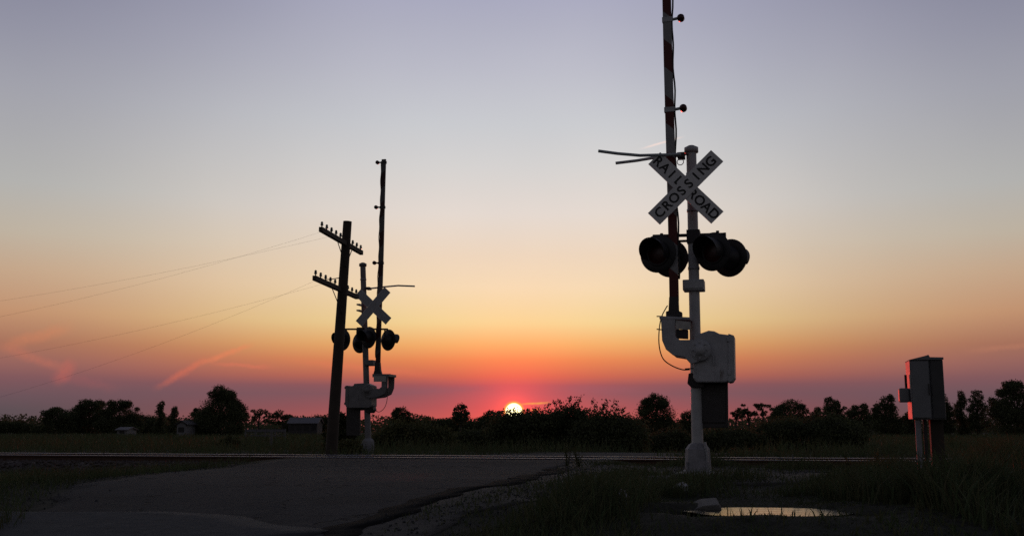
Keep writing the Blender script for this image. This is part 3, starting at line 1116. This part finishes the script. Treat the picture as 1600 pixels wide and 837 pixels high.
# wires: pixel on the arm, pixel further left (photo), both on a plane parallel to the track
wl = ['thin wire from the upper crossarm, highest of the four crossing the left sky',
      'thin wire from the upper crossarm, second from the top in the left sky',
      'thin wire from the lower crossarm, third from the top in the left sky',
      'thin wire from the lower crossarm, lowest of the four in the left sky']
for (pi, (lx, ly), lab) in zip((4, 2, 14, 12), ((0, 470), (59, 482), (335, 488), (335, 505)), wl):
    p0 = pins[pi]
    a, b = ray(lx, ly)
    # intersect with the vertical plane through p0 parallel to the track
    Y = (p0.y - TS * p0.x) / (1 - TS * a)
    q = Vector((a * Y, Y, CAMZ + b * Y))
    s1 = (q - p0).xy.length
    span = 44.0
    drop = p0.z - q.z
    k = drop / (s1 * (1 - s1 / span))
    dr = -TDIR
    pts = []
    for i in range(45):
        s = span * i / 44
        pts.append((p0.x + dr.x * s, p0.y + dr.y * s, p0.z - k * s * (1 - s / span)))
    tag(MB().tube(pts, .0015, 5).build('overhead_wire', 'wire_grey'), lab, 'wire', 'wires running left from the pole')


# ------------------------------------------------------------------ signal cabinet on posts, right
CYW = R(-14)
cb = at(1449, 655, 13.5)
cg = gz(cb.x, cb.y)
cab = thing('electrical_cabinet', 'grey metal cabinet on posts in tall grass, its left edge lit red by the sun', 'electrical cabinet', (cb.x, cb.y, cg), CYW)
h0, h1 = cb.z - cg, at(1449, 563, 13.5).z - cg
W = .40 / 2
m = MB().box(-W, .035, -.20, .24, h0, h1).box(.04, W, -.19, .20, h0 - .005, h1 - .005)
cbo = m.build('cabinet_body', 'cabinet_paint', cab, 0.012)
MB().box(-W + .015, .020, -.222, -.2, h0 + .02, h1 - .02).build('door', 'cabinet_paint', cbo, 0.006)
d2 = MB().box(.048, W - .008, -.212, -.19, h0 + .01, h1 - .02).build('side_door', 'cabinet_dark', cbo, 0.006)
tag(d2, 'darker narrow door on the right half')
m = MB().prism([(-W - .004, h1), (-.02, h1 + .045), (.03, h1 + .06), (.045, h1 + .03), (W + .004, h1 + .025), (W + .004, h1 - .004), (-W - .004, h1 - .004)], -.228, .248)
m.build('lid', 'cabinet_paint', cbo, 0.004)
m = MB().box(.005, .018, -.240, -.222, (h0 + h1) / 2 - .07, (h0 + h1) / 2 + .07)
m.build('handle', 'dark_steel', cbo, 0.003)
ms, mt = at(1415, 628, 13.5).z - cg, at(1415, 606, 13.5).z - cg
MB().box(-W - .13, -W - .002, -.10, .06, ms, mt).build('meter_box', 'cabinet_paint', cab, 0.02)
MB().tube([(-W - .035, -.02, mt - .02), (-W - .035, -.02, at(1421, 585, 13.5).z - cg)], .016, 8).build('vent_pipe', 'dark_steel', cab)
MB().tube([(-W + .07, -.12, -.4), (-W + .07, -.12, h0 + .01)], .036, 12).build('pipe_post', 'cast_base', cab)
MB().tube([(-W + .16, -.06, -.4), (-W + .16, -.06, h0 + .01)], .024, 10).build('conduit', 'dark_steel', cab)
MB().box(.03, .185, -.02, .12, -.4, h0 - .006).build('timber_post', 'old_timber', cab, 0.008)

# ------------------------------------------------------------------ pale stones and the concrete slab by the puddle


def rock(name, px, py, r, lab, seed, sc=(1, 1, 1)):
    p = on_ground(px, py)
    rnd = random.Random(seed)
    bm = bmesh.new()
    bmesh.ops.create_icosphere(bm, subdivisions=3, radius=r)
    ph = [rnd.uniform(0, 6) for _ in range(6)]
    for v in bm.verts:
        n = v.co.normalized()
        k = 1 + .16 * math.sin(3 * n.x + ph[0]) * math.sin(3 * n.y + ph[1]) + .10 * math.sin(6 * n.z + ph[2]) + .07 * math.sin(9 * n.x + ph[3]) + rnd.uniform(-.03, .03)
        v.co = Vector((v.co.x * sc[0], v.co.y * sc[1], v.co.z * sc[2])) * k
    me = bpy.data.meshes.new(name)
    bm.to_mesh(me)
    bm.free()
    me.materials.append(MATS['rock_pale'])
    o = bpy.data.objects.new(name, me)
    C.objects.link(o)
    o.location = (p.x, p.y, p.z + r * sc[2] * .55)
    tag(o, lab, 'rock')


rock('rock', 1063, 770, .092, 'pale stone in the grass just below the nearer signal base', 5, (1.05, .9, .85))
rock('rock', 974, 787, .078, 'small pale stone in the grass, further left of the nearer signal', 9, (.8, .8, 1.1))
rock('rock', 986, 772, .04, 'tiny pale stone close behind another stone in the grass', 12, (1.2, .8, .8))

sp = on_ground(1102, 796)
m = MB()
M = Matrix.Translation((sp.x, sp.y + .15, max(sp.z, PUDZ) + .02)) @ Matrix.Rotation(R(-8), 4, 'Z') @ Matrix.Rotation(R(-7), 4, 'Y') @ Matrix.Rotation(R(5), 4, 'X')
m.prism([(-.22, -.05), (-.12, .0), (.0, .035), (.15, .03), (.18, -.05)], -.22, .22)
sl = m.build('concrete_slab', 'old_concrete', None, 0.008)
sl.matrix_world = M
tag(sl, 'broken grey concrete slab lying at the left end of the puddle', 'slab')

# ------------------------------------------------------------------ vegetation
RNG = np.random.default_rng(11)


def leaf_quads(P, size, rng, droop=0.0, aspect=0.55):
    """one diamond-shaped leaf (or leaf clump) of about `size` at every point of P"""
    n = len(P)
    d = rng.normal(size=(n, 3))
    d[:, 2] -= droop
    d /= np.linalg.norm(d, axis=1, keepdims=True)
    e = np.cross(d, rng.normal(size=(n, 3)))
    e /= np.linalg.norm(e, axis=1, keepdims=True)
    s = size * rng.uniform(.55, 1.3, (n, 1))
    a, b = d * s * .5, e * s * .5 * aspect
    return np.stack([P - a, P - b * 1.0 + a * .1, P + a, P + b + a * .1], 1)


def blob_points(c, rad, n, rng, shell=.55):
    d = rng.normal(size=(n, 3))
    d /= np.linalg.norm(d, axis=1, keepdims=True)
    r = (shell + (1 - shell) * rng.uniform(size=(n, 1))) * (1 + .18 * rng.normal(size=(n, 1)).clip(-1.5, 1.5))
    return np.array(c) + d * np.array(rad) * r


def woody(name, lab, cat, Y, rect, seed, style='round', leaf=None, dens=3.0, mats=('leaf_dark', 'leaf_mid'), trunk=True, group=None, shoots=(), part='trunk', base_py=None):
    """a tree or shrub filling a photo rectangle (x0, top, x1, bottom) at distance Y: crown of leaf clumps, trunk with limbs"""
    x0, y0, x1, y1 = rect
    rng = np.random.default_rng(seed)
    a, b = at(x0, y1, Y), at(x1, y0, Y)
    cx = (a.x + b.x) / 2
    g = gz(cx, Y)
    root = thing(name, lab, cat, (cx, Y, g), 0, group)
    wd, top = (b.x - a.x), b.z - g
    bot = max(a.z - g, 0.0)
    H = top - bot
    mpp = Y / FPX
    if leaf is None:
        leaf = max(2.5 * mpp, .07)
    blobs = []
    if style in ('round', 'peak'):
        pw = .5 if style == 'round' else .62
        prof = lambda t: wd * .5 * max(.04, (1 - t ** 2.1 if style == 'round' else 1 - t ** 1.25)) ** pw
        blobs.append(((0, 0, bot + H * .26), (wd * .45, wd * .36, H * .30)))
        blobs.append(((0, 0, bot + H * .52), (prof(.52) * .82, wd * .28, H * .30)))
        blobs.append(((rng.uniform(-.06, .06) * wd, 0, bot + H * .80), (prof(.8) * .72, wd * .18, H * .16)))
        for k in range(20):
            t = rng.uniform(.12, .95)
            sd = rng.choice((-1, 1)) * rng.uniform(.45, 1)
            rr = wd * rng.uniform(.07, .15) * (1.15 - .5 * t)
            blobs.append(((sd * max(prof(t) - rr * .8, 0), rng.uniform(-.25, .25) * wd, min(bot + H * t, bot + H - rr * .7)), (rr * 1.1, rr, rr * .85)))
    elif style == 'tall':
        for k in range(12):
            zc = bot + H * (k + .6) / 12.5
            t = (zc - bot) / H
            hw = wd * .5 * (1 - .55 * t) * rng.uniform(.75, 1.05)
            blobs.append(((rng.uniform(-.22, .22) * wd * (1 - t * .5), rng.uniform(-.15, .15) * wd, zc), (hw, hw, H * .10)))
    elif style == 'hedge':
        nb = max(6, int(wd / max(H, .3) * 7))
        for k in range(nb):
            t = (k + .5) / nb - .5
            rr = H * rng.uniform(.30, .5)
            e = 1 - .35 * abs(2 * t) ** 3
            blobs.append(((t * (wd - rr), rng.uniform(-.4, .4) * H, bot + H * e * rng.uniform(.30, .62)), (rr * 1.1, rr, rr * .85)))
    elif style == 'sparse':
        for k in range(14):
            rr = wd * rng.uniform(.07, .13)
            blobs.append(((rng.uniform(-.5, .5) * (wd - rr * 2), rng.uniform(-.3, .3) * wd, bot + H * rng.uniform(.45, .93) - rr * .3), (rr * 1.3, rr, rr * .7)))
    Q = []
    for c, r in blobs:
        area = math.pi * r[0] * r[2]
        n = int(1.5 * dens * area / (.28 * leaf * leaf)) + 12
        Q.append(leaf_quads(blob_points(c, r, min(n, 9000), rng), leaf, rng))
    for (sx0, sy0, sx1, sy1, th) in shoots:       # leafy shoots standing out of the crown, given as photo points
        p0, p1 = np.array(at(sx0, sy0, Y) - root.location), np.array(at(sx1, sy1, Y) - root.location)
        n = max(20, int(np.linalg.norm(p1 - p0) / leaf * 14))
        t = rng.uniform(0, 1, (n, 1))
        w_ = th * mpp * (1 - .6 * t) * .5
        Q.append(leaf_quads(p0 + (p1 - p0) * t + rng.normal(size=(n, 3)) * w_, leaf * 1.05, rng, aspect=.45))
    Q = np.concatenate(Q)
    Q[:, :, 2] = np.maximum(Q[:, :, 2], 0.02)
    mi = (rng.uniform(size=len(Q)) < .4).astype(np.int32)
    quads_object('crown', Q, list(mats), root, mi)
    m = MB()
    tr = max(.028 * top, .02)
    zt = bot + H * .55
    m.tube([(0, 0, -.2), (rng.uniform(-.03, .03) * wd, 0, zt * .5), (0, 0, zt), (rng.uniform(-.08, .08) * wd, 0, bot + H * .85)], [tr * 1.3, tr, tr * .7, tr * .2], 8)
    for k in range(min(7, len(blobs))):
        c, r = blobs[int(rng.integers(len(blobs)))]
        z0 = max(min(c[2] * .6, zt), .05)
        mid = (c[0] * .45, c[1] * .45, (z0 + c[2]) / 2 + .05 * H)
        m.tube([(0, 0, z0), mid, c], [tr * .55, tr * .38, tr * .12], 6)
    if style in ('hedge', 'shrub'):
        for k in range(5):
            xx = rng.uniform(-.4, .4) * wd
            m.tube([(xx, 0, -.1), (xx * 1.05, rng.uniform(-.1, .1) * H, bot + H * .5)], [tr * .7, tr * .3], 6)
    m.build(part, 'bark', root)
    return root


T = lambda *a, **k: woody('tree', a[0], 'tree', *a[1:], group='trees along the skyline', **k)
S = lambda *a, **k: woody('shrub', a[0], 'shrub', *a[1:], part='stem', **k)

# the skyline, left to right
T('low dark tree at the far left edge of the skyline', 240, (-30, 654, 62, 684), 21, style='hedge')
T('low rounded tree forming the left shoulder of the long dark clump', 215, (50, 636, 132, 684), 22)
T('broad middle tree of the long dark clump at left', 220, (92, 625, 188, 684), 23)
T('tallest tree at the right end of the long dark clump', 212, (146, 622, 226, 684), 24)
T('low bushy tree filling the gap right of the long dark clump', 230, (186, 642, 264, 684), 25, style='hedge')
T('slim upright tree left of the large pointed tree', 205, (238, 627, 262, 684), 26, style='tall')
T('slim lower tree beside the pale little house', 200, (258, 635, 284, 684), 27, style='tall')
T('large dark tree with pointed crown, tallest on the left skyline', 170, (290, 604, 398, 686), 28, style='peak', dens=3.8)
T('shorter bushy tree leaning on the left side of the large pointed tree', 172, (288, 636, 334, 686), 29)
T('open see-through tree right of the large pointed tree', 235, (384, 636, 426, 676), 30, style='sparse', dens=2.2)
T('sparse low tree between the open tree and the long pale roof', 245, (418, 640, 466, 676), 31, style='sparse', dens=2.2)
T('low dark tree line standing behind the long pale roof', 260, (440, 647, 530, 676), 32, style='hedge')
T('small round tree showing above the shrub right of the distant signal', 120, (600, 633, 654, 684), 33)
T('low tree halfway between the distant signal and the lone little tree', 260, (644, 650, 752, 682), 34, style='hedge')
T('lone little tree with bare trunk, left of the setting sun', 150, (704, 628, 736, 662), 35, style='round', dens=2.6)
T('dome shaped dark tree directly left of the setting sun', 165, (736, 640, 808, 686), 36, style='round', dens=3.4)
T('round bushy tree right of the central shrubs', 110, (984, 613, 1066, 690), 37, style='round', dens=3.6)
T('small dark tree hidden partly behind the nearer signal mast', 150, (1056, 638, 1100, 686), 38)
T('small open tree just right of the nearer signal', 205, (1136, 632, 1164, 668), 39, style='sparse', dens=3.0)
T('small umbrella shaped tree, second right of the nearer signal', 200, (1154, 629, 1184, 664), 40, style='sparse', dens=3.4)
T('small airy tree, third right of the nearer signal', 198, (1176, 627, 1208, 666), 41, style='sparse', dens=3.4)
T('wide tree with two humps above the large field shrub', 190, (1198, 621, 1272, 684), 42, style='round', dens=2.8)
T('narrow little tree between the two humped tree and the lollipop tree', 205, (1264, 636, 1290, 684), 43, style='tall')
T('lollipop shaped tree halfway to the cabinet', 185, (1278, 619, 1326, 684), 44)
T('low wide tree right of the lollipop tree', 200, (1312, 630, 1374, 684), 45)
T('tall dark tree just left of the grey cabinet', 170, (1358, 616, 1410, 686), 46, dens=3.4)
T('low tree half hidden behind the grey cabinet', 190, (1400, 642, 1440, 684), 47)
T('dark tree touching the right side of the grey cabinet', 178, (1452, 609, 1492, 686), 48)
T('narrow tree, second right of the grey cabinet', 180, (1490, 611, 1514, 684), 49, style='tall')
T('open crowned tree left of the biggest tree at the right edge', 176, (1508, 608, 1546, 674), 50, dens=2.2)
T('biggest dark tree of the right skyline, cut by the frame edge', 165, (1540, 595, 1640, 688), 51, dens=3.6)

# shrubs beyond the track
S('wide leafy shrub right of the setting sun, left one of the central three', 40, (770, 634, 884, 714), 61, style='hedge', dens=5.0, leaf=.10,
  shoots=[(842, 650, 858, 632, 10), (818, 655, 826, 640, 8), (828, 656, 812, 646, 7)])
S('tallest of the central shrubs, with ragged shoots against the sky', 39, (834, 630, 944, 714), 62, style='round', dens=4.6, leaf=.10,
  shoots=[(880, 645, 872, 624, 9), (884, 640, 892, 619, 9), (890, 640, 908, 619, 9), (886, 648, 904, 628, 10), (872, 650, 866, 626, 7), (900, 650, 922, 640, 8)])
S('right one of the central shrubs, with spiky tips above its crown', 38, (896, 630, 994, 714), 63, style='hedge', dens=5.0, leaf=.10,
  shoots=[(932, 645, 926, 624, 8), (936, 642, 950, 625, 9), (925, 650, 914, 638, 7), (962, 650, 961, 626, 9), (968, 652, 974, 636, 8), (950, 648, 942, 632, 7)])
S('broad rounded shrub immediately right of the distant signal', 36, (580, 654, 702, 712), 64, style='hedge', dens=3.6, leaf=.10, mats=('leaf_mid', 'leaf_olive'),
  shoots=[(620, 664, 626, 650, 8), (660, 662, 670, 652, 8)])
S('low shrub growing at the foot of the leaning pole', 29, (500, 640, 560, 712), 65, style='round', dens=4.0, leaf=.09)
S('small yellowish shrub between pole and distant signal base', 27.5, (508, 684, 566, 712), 66, style='hedge', dens=3.6, leaf=.08, mats=('leaf_olive', 'leaf_mid'))
S('small round shrub in the field left of the pole', 48, (338, 680, 386, 708), 67, style='round', dens=3.4, leaf=.10, mats=('leaf_olive', 'leaf_mid'))
S('large dark shrub in the field between the nearer signal and the cabinet', 44, (1188, 638, 1342, 710), 68, style='hedge', dens=3.6, leaf=.11,
  shoots=[(1238, 650, 1240, 636, 8), (1280, 650, 1286, 640, 8)])
S('dark low shrub behind the nearer signal counterweights', 42, (1092, 664, 1200, 712), 69, style='hedge', dens=3.4, leaf=.11)
S('low dark shrub right of the central shrubs, below the round tree', 46, (980, 664, 1082, 710), 70, style='hedge', dens=3.2, leaf=.11)
S('low dark shrub below the setting sun', 52, (696, 664, 800, 708), 71, style='hedge', dens=3.0, leaf=.12)


# far woods reading as one mass along the horizon
def band(name, Y0, Y1, xr, h, n, leaf, mats, kind_label, seed):
    rng = np.random.default_rng(seed)
    x = rng.uniform(-xr, xr, n)
    y = rng.uniform(Y0, Y1, n)
    prof = h * (.70 + .14 * np.sin(x * .071 + 1) * np.sin(x * .023) + .12 * np.sin(x * .19 + 2) + .10 * np.sin(x * .53))
    z = ground_z(x, y) + prof * rng.uniform(0, 1, n)
    Q = leaf_quads(np.stack([x, y, z], 1), leaf, rng, aspect=.8)
    o = quads_object(name, Q, list(mats), None, (rng.uniform(size=n) < .4).astype(int))
    tag(o, kind_label, 'woods', kind='stuff')


band('distant_woods', 330, 420, 330, 6.5, 90000, .8, ('leaf_dark', 'leaf_mid'), 'dark distant woods along the whole horizon', 5)


def blades(name, XY, h, w, rng, mats, lean=.6):
    """grass: each blade two quads, bent"""
    n = len(XY)
    z = ground_z(XY[:, 0], XY[:, 1]) - .02
    P = np.column_stack([XY, z])
    a = rng.uniform(0, 2 * np.pi, n)
    face = np.column_stack([np.cos(a), np.sin(a), np.zeros(n)])
    b = rng.uniform(0, 2 * np.pi, n)
    ln = np.column_stack([np.cos(b), np.sin(b), np.zeros(n)]) * (h * lean * rng.uniform(.1, 1.3, n))[:, None]
    w_ = w[:, None] * .5
    up = np.column_stack([np.zeros(n), np.zeros(n), h])
    p1 = P + up * .55 + ln * .35
    p2 = P + up * rng.uniform(.85, 1, n)[:, None] + ln
    q1 = np.stack([P - face * w_, P + face * w_, p1 + face * w_ * .75, p1 - face * w_ * .75], 1)
    q2 = np.stack([p1 - face * w_ * .75, p1 + face * w_ * .75, p2 + face * w_ * .12, p2 - face * w_ * .12], 1)
    o = quads_object(name, np.concatenate([q1, q2]), list(mats), None, np.tile(rng.integers(0, len(mats), n), 2))
    return tag(o, kind='stuff')


def cull(xy, margin=0.0):
    l, r = road_edges(xy[:, 1])
    s = (xy[:, 1] - TY - TS * xy[:, 0]) * TN
    keep = ((xy[:, 0] < l - margin) | (xy[:, 0] > r + margin)) & (np.abs(s) > 1.75)
    return keep, s, l, r


def patch(x):
    """clumpiness 0..1"""
    return .5 + .25 * np.sin(1.9 * x[:, 0] + .7 * x[:, 1]) * np.sin(1.5 * x[:, 1] - .6 * x[:, 0]) + .25 * np.sin(3.7 * x[:, 0] - 2.1 * x[:, 1] + 1.0)


rng = np.random.default_rng(31)
# near side verge, right of the lane
n = 190000
xy = np.column_stack([rng.uniform(-2, 11, n), rng.uniform(6.5, 18.8, n)])
keep, s, l, r = cull(xy, .15)
d = xy[:, 0] - r
e = np.sqrt(((xy[:, 0] - PUD[0]) / PUD[2]) ** 2 + ((xy[:, 1] - PUD[1]) / PUD[3]) ** 2)
pc = patch(xy)
prob = sstep(d, -.02, .8) * (.15 + .85 * pc ** 1.5) * np.where(e < 1.1, .42, 1) * (1 - .9 * (1 - sstep(np.abs(s + 0.0), 1.7, 2.6)))
gravelly = (1 - sstep(np.abs(s + 4.6), .6, 1.9)) * sstep(xy[:, 0], .5, 1.5) * (1 - sstep(xy[:, 0], 4.6, 6.0))
prob *= 1 - .85 * gravelly
keep &= (xy[:, 0] > l) & (d > 0) & (rng.uniform(size=n) < prob)
xy, d, pc, s, e = xy[keep], d[keep], pc[keep], s[keep], e[keep]
tall = np.where(xy[:, 1] > 11, sstep(xy[:, 0] / xy[:, 1], .385, .43), sstep(xy[:, 0] / xy[:, 1], .26, .36))
h = (.05 + .14 * sstep(d, .2, 3.0) * pc + .05 * pc + .30 * tall * (.4 + .6 * pc)) * rng.uniform(.5, 1.35, len(xy))
pfront = (xy[:, 1] < PUD[1]) & (np.abs(xy[:, 0] - PUD[0]) < 1.3)
h *= 1 - .6 * ((np.abs(xy[:, 0] - 5.35) < .6) & (xy[:, 1] > 12.2) & (xy[:, 1] < 13.8))
ratio = xy[:, 0] / xy[:, 1]
h *= 1 + 1.1 * sstep(ratio, .02, .05) * (1 - sstep(ratio, .11, .14)) * sstep(d, .5, 1.3) * (1 - sstep(xy[:, 1], 13, 15)) * rng.uniform(.2, 1.2, len(h))
back = (xy[:, 1] >= PUD[1]) & (xy[:, 1] < 11.6) & (np.abs(xy[:, 0] - PUD[0]) < .9)
h = np.where(back, np.minimum(h, .04), h)
h = np.where(pfront, np.where(rng.uniform(size=len(h)) < .16, .07 + .07 * rng.uniform(size=len(h)), np.minimum(h, .02 + .025 * rng.uniform(size=len(h)))), h)
blades('grass', xy, h, rng.uniform(.008, .018, len(xy)) * (1 + .4 * tall), rng, ('grass_green', 'weed_olive'))
# left verge
n = 60000
xy = np.column_stack([rng.uniform(-16, -4, n), rng.uniform(9.0, 22.0, n)])
keep, s, l, r = cull(xy, .1)
pc = patch(xy)
keep &= (xy[:, 0] < l) & (s < -2.6) & (rng.uniform(size=n) < sstep(l - xy[:, 0], -.15, .4) * (.5 + .5 * pc) * np.where(s > -4.0, .4, 1))
xy, pc = xy[keep], pc[keep]
blades('grass', xy, (.07 + .15 * pc) * rng.uniform(.5, 1.4, len(xy)), rng.uniform(.007, .015, len(xy)), rng, ('grass_green', 'grass_green', 'weed_olive'))
# tall weeds beyond the track
n = 60000
yy = 22.5 + 40 * rng.uniform(0, 1, n) ** 1.4
xy = np.column_stack([rng.uniform(-1, 1, n) * (yy * .56 + 2), yy])
keep, s, l, r = cull(xy, .1)
pc = patch(xy * .6)
keep &= (s > 2.6) & (rng.uniform(size=n) < .3 + .7 * pc)
xy, pc, s = xy[keep], pc[keep], s[keep]
h = (.18 + .34 * pc * sstep(s, 3, 9)) * rng.uniform(.5, 1.4, len(xy))
blades('field_weeds', xy, h, rng.uniform(.012, .03, len(xy)), rng, ('weed_olive', 'grass_green'))
# rough far field
n = 40000
yy = 60 + 150 * rng.uniform(0, 1, n) ** 1.3
xy = np.column_stack([rng.uniform(-1, 1, n) * (yy * .56 + 5), yy])
blades('field_grass', xy, rng.uniform(.25, .8, n), rng.uniform(.06, .18, n), rng, ('weed_olive', 'grass_green'))


def stones(name, XYZ, r, rng, mat_, label):
    """loose angular stones as one mesh"""
    n = len(XYZ)
    g = (1 + 5 ** .5) / 2
    oct_ = np.array([(1, 0, 0), (-1, 0, 0), (0, 1, 0), (0, -1, 0), (0, 0, .8), (0, 0, -.8)], dtype=float)
    fa = [(0, 2, 4), (2, 1, 4), (1, 3, 4), (3, 0, 4), (2, 0, 5), (1, 2, 5), (3, 1, 5), (0, 3, 5)]
    q = oct_[None] * (r[:, None, None] * rng.uniform(.6, 1.3, (n, 6, 1)))
    a = rng.uniform(0, 6.28, n)
    ca, sa = np.cos(a)[:, None], np.sin(a)[:, None]
    x = q[:, :, 0] * ca - q[:, :, 1] * sa
    y = q[:, :, 0] * sa + q[:, :, 1] * ca
    P = np.stack([x, y, q[:, :, 2] + rng.normal(size=(n, 1)) * 0], 2) + XYZ[:, None, :]
    me = bpy.data.meshes.new(name)
    f = (np.arange(n)[:, None, None] * 6 + np.array(fa)[None]).reshape(-1, 3)
    me.vertices.add(n * 6)
    me.vertices.foreach_set('co', P.astype(np.float32).ravel())
    me.loops.add(len(f) * 3)
    me.loops.foreach_set('vertex_index', f.astype(np.int32).ravel())
    me.polygons.add(len(f))
    me.polygons.foreach_set('loop_start', np.arange(0, len(f) * 3, 3, dtype=np.int32))
    me.polygons.foreach_set('loop_total', np.full(len(f), 3, dtype=np.int32))
    me.materials.append(MATS[mat_])
    me.update()
    me.validate()
    o = bpy.data.objects.new(name, me)
    C.objects.link(o)
    tag(o, label, kind='stuff')


rng = np.random.default_rng(77)
n = 14000
xy = np.column_stack([rng.uniform(-6, 6, n), rng.uniform(8, 18.5, n)])
l, r_e = road_edges(xy[:, 1])
d = xy[:, 0] - r_e
sg = (xy[:, 1] - TY - TS * xy[:, 0]) * TN
pad = (1 - sstep(np.abs(sg + 4.6), .6, 2.2)) * sstep(xy[:, 0], .3, 1.2) * (1 - sstep(xy[:, 0], 4.6, 6.5))
pr = np.maximum(np.exp(-np.abs(d - .45) * 2.2), pad * .8) * (d > -.1) + .5 * np.exp(-np.abs(xy[:, 0] - l + .2) * 5)
kp = (rng.uniform(size=n) < pr) & (np.sqrt(((xy[:, 0] - PUD[0]) / PUD[2]) ** 2 + ((xy[:, 1] - PUD[1]) / PUD[3]) ** 2) > 1.2)
xy, d = xy[kp], d[kp]
z = np.where((d < 0), base_z(xy[:, 0], xy[:, 1]) + .008, ground_z(xy[:, 0], xy[:, 1]) + .016)
stones('gravel', np.column_stack([xy, z]), rng.uniform(.005, .018, len(xy)), rng, 'gravel', 'loose gravel scattered along the lane edge and around the nearer signal')
n = 16000
al = rng.uniform(-16, 12, n)
ac = rng.uniform(-2.3, 2.3, n)
x = TDIR.x * al + TNOR.x * ac
y = TY + TDIR.y * al + TNOR.y * ac
l, r_e = road_edges(y)
kp = ((x < l - .2) | (x > r_e + .2))
z = .86 - .02 - np.where(np.abs(ac) > 1.6, (np.abs(ac) - 1.6) * .33, 0) + rng.uniform(-.01, .02, n)
stones('gravel', np.column_stack([x, y, z])[kp], rng.uniform(.025, .05, n)[kp], rng, 'ballast', 'coarse ballast stones lying between and beside the rails')


# single tall weeds standing out of the verge
def weed(px, py_top, Y, lab, seed):
    p = at(px, 700, Y)
    g = gz(p.x, p.y)
    H = at(px, py_top, Y).z - g
    root = thing('tall_weed', lab, 'weed', (p.x, p.y, g), 0, 'tall weeds beside the track')
    r_ = np.random.default_rng(seed)
    m = MB()
    P = []
    for k in range(5):
        tx, ty = r_.normal() * .045, r_.normal() * .04
        hh = H * r_.uniform(.7, 1.0) if k else H
        m.tube([(r_.normal() * .02, 0, -.05), (tx * .5, ty * .5, hh * .55), (tx, ty, hh)], [.007, .005, .002], 5)
        n_ = 22
        t = r_.uniform(.2, 1, (n_, 1))
        P.append(np.hstack([tx * t, ty * t, hh * t]) + r_.normal(size=(n_, 3)) * [.018, .018, .012])
    m.build('stem', 'weed_olive', root)
    quads_object('foliage', leaf_quads(np.concatenate(P), .05, r_, aspect=.3), ['leaf_olive', 'leaf_mid'], root, (r_.uniform(size=22 * 5) < .5).astype(int))


weed(886, 690, 17.0, 'tall weed clump in front of the rails, left one below the central shrubs', 3)
weed(902, 700, 16.8, 'lower weed clump in front of the rails, right beside a taller clump', 4)
weed(1368, 702, 16.4, 'weed clump in front of the rails just left of the grey cabinet', 6)
weed(1322, 716, 15.6, 'low weed clump further left of the grey cabinet, before the rails', 7)
weed(1500, 700, 14.5, 'tall weed clump standing just right of the grey cabinet', 8)


# ------------------------------------------------------------------ far small buildings
def house(name, lab, Y, x0, x1, ytop, yeave, ybase, wall, roof, gable='side', windows=2):
    a, b = at(x0, ybase, Y), at(x1, ytop, Y)
    cx = (a.x + b.x) / 2
    g = gz(cx, Y)
    root = thing(name, lab, 'building', (cx, Y, g))
    w = (b.x - a.x) / 2
    e, t = at(x0, yeave, Y).z - g, b.z - g
    D_ = max(w, 2.5)
    m = MB()
    if gable == 'side':
        m.box(-w, w, -D_, D_, -.3, e)
        m.add([(-w, -D_, e), (-w, D_, e), (-w, 0, t - .05), (w, -D_, e), (w, D_, e), (w, 0, t - .05)], [(0, 2, 1), (3, 4, 5)])
        rf = MB().prism([(-D_ - .4, e - .1), (0, t), (D_ + .4, e - .1), (D_ + .4, e + .05), (0, t + .18), (-D_ - .4, e + .05)], -w - .3, w + .3)
        rf.v = [(y, x, z) for x, y, z in rf.v]
    else:
        m.prism([(-w, -.3), (w, -.3), (w, e), (0, t - .05), (-w, e)], -D_, D_)
        rf = MB().prism([(-w - .35, e - .1), (0, t), (w + .35, e - .1), (w + .35, e + .06), (0, t + .18), (-w - .35, e + .06)], -D_ - .3, D_ + .3)
    m.build('wall', wall, root)
    rf.build('roof', roof, root)
    for k in range(windows):
        xx = -w + 2 * w * (k + .5) / windows
        MB().box(xx - .45, xx + .45, -D_ - .03, -D_ + .01, e * .4, e * .8).build('window', 'window_dark', root)


house('small_house', 'little pale house standing left of the large pointed tree', 165, 284, 298, 658, 663, 678, 'white_siding', 'roof_dark', 'front', 1)
house('shed', 'small pale shed in front of the long dark clump of trees', 200, 190, 206, 668, 671, 680, 'white_siding', 'roof_pale', 'side', 1)
house('farm_building', 'long low farm building with pale roof left of the pole', 230, 455, 500, 653, 661, 674, 'roof_dark', 'roof_pale', 'side', 4)
house('barn', 'faint pale roofed barn left of the setting sun', 240, 746, 776, 664, 668, 676, 'roof_dark', 'roof_pale', 'side', 2)

# field fence far left: rail on posts
f0, f1 = at(384, 673, 120), at(440, 671, 118)
fence = thing('field_fence', 'pale board fence in the field left of the pole', 'fence', (f0.x, f0.y, gz(f0.x, f0.y)))
m = MB()
ln_ = f1.x - f0.x
m.box(0, ln_, -.03, .03, .95, 1.25)
m.box(0, ln_, -.03, .03, .45, .62)
m.build('board', 'roof_pale', fence)
po = None
for k in range(5):
    if po is None:
        po = MB().box(-.07, .07, -.1, -.03, -.2, 1.3).build('post', 'roof_pale', fence)
        q = po
    else:
        q = copy_under(po, fence)
    q.location = (ln_ * k / 4, 0, 0)
fp = at(423, 706, 34)
tag(MB().tube([(0, 0, -.2), (.01, 0, at(423, 674, 34).z - gz(fp.x, fp.y))], .045, 8).build('marker_post', 'old_concrete', None, 0, (fp.x, fp.y, gz(fp.x, fp.y))),
    'thin grey marker post standing in weeds beyond the track, left of the pole', 'post')
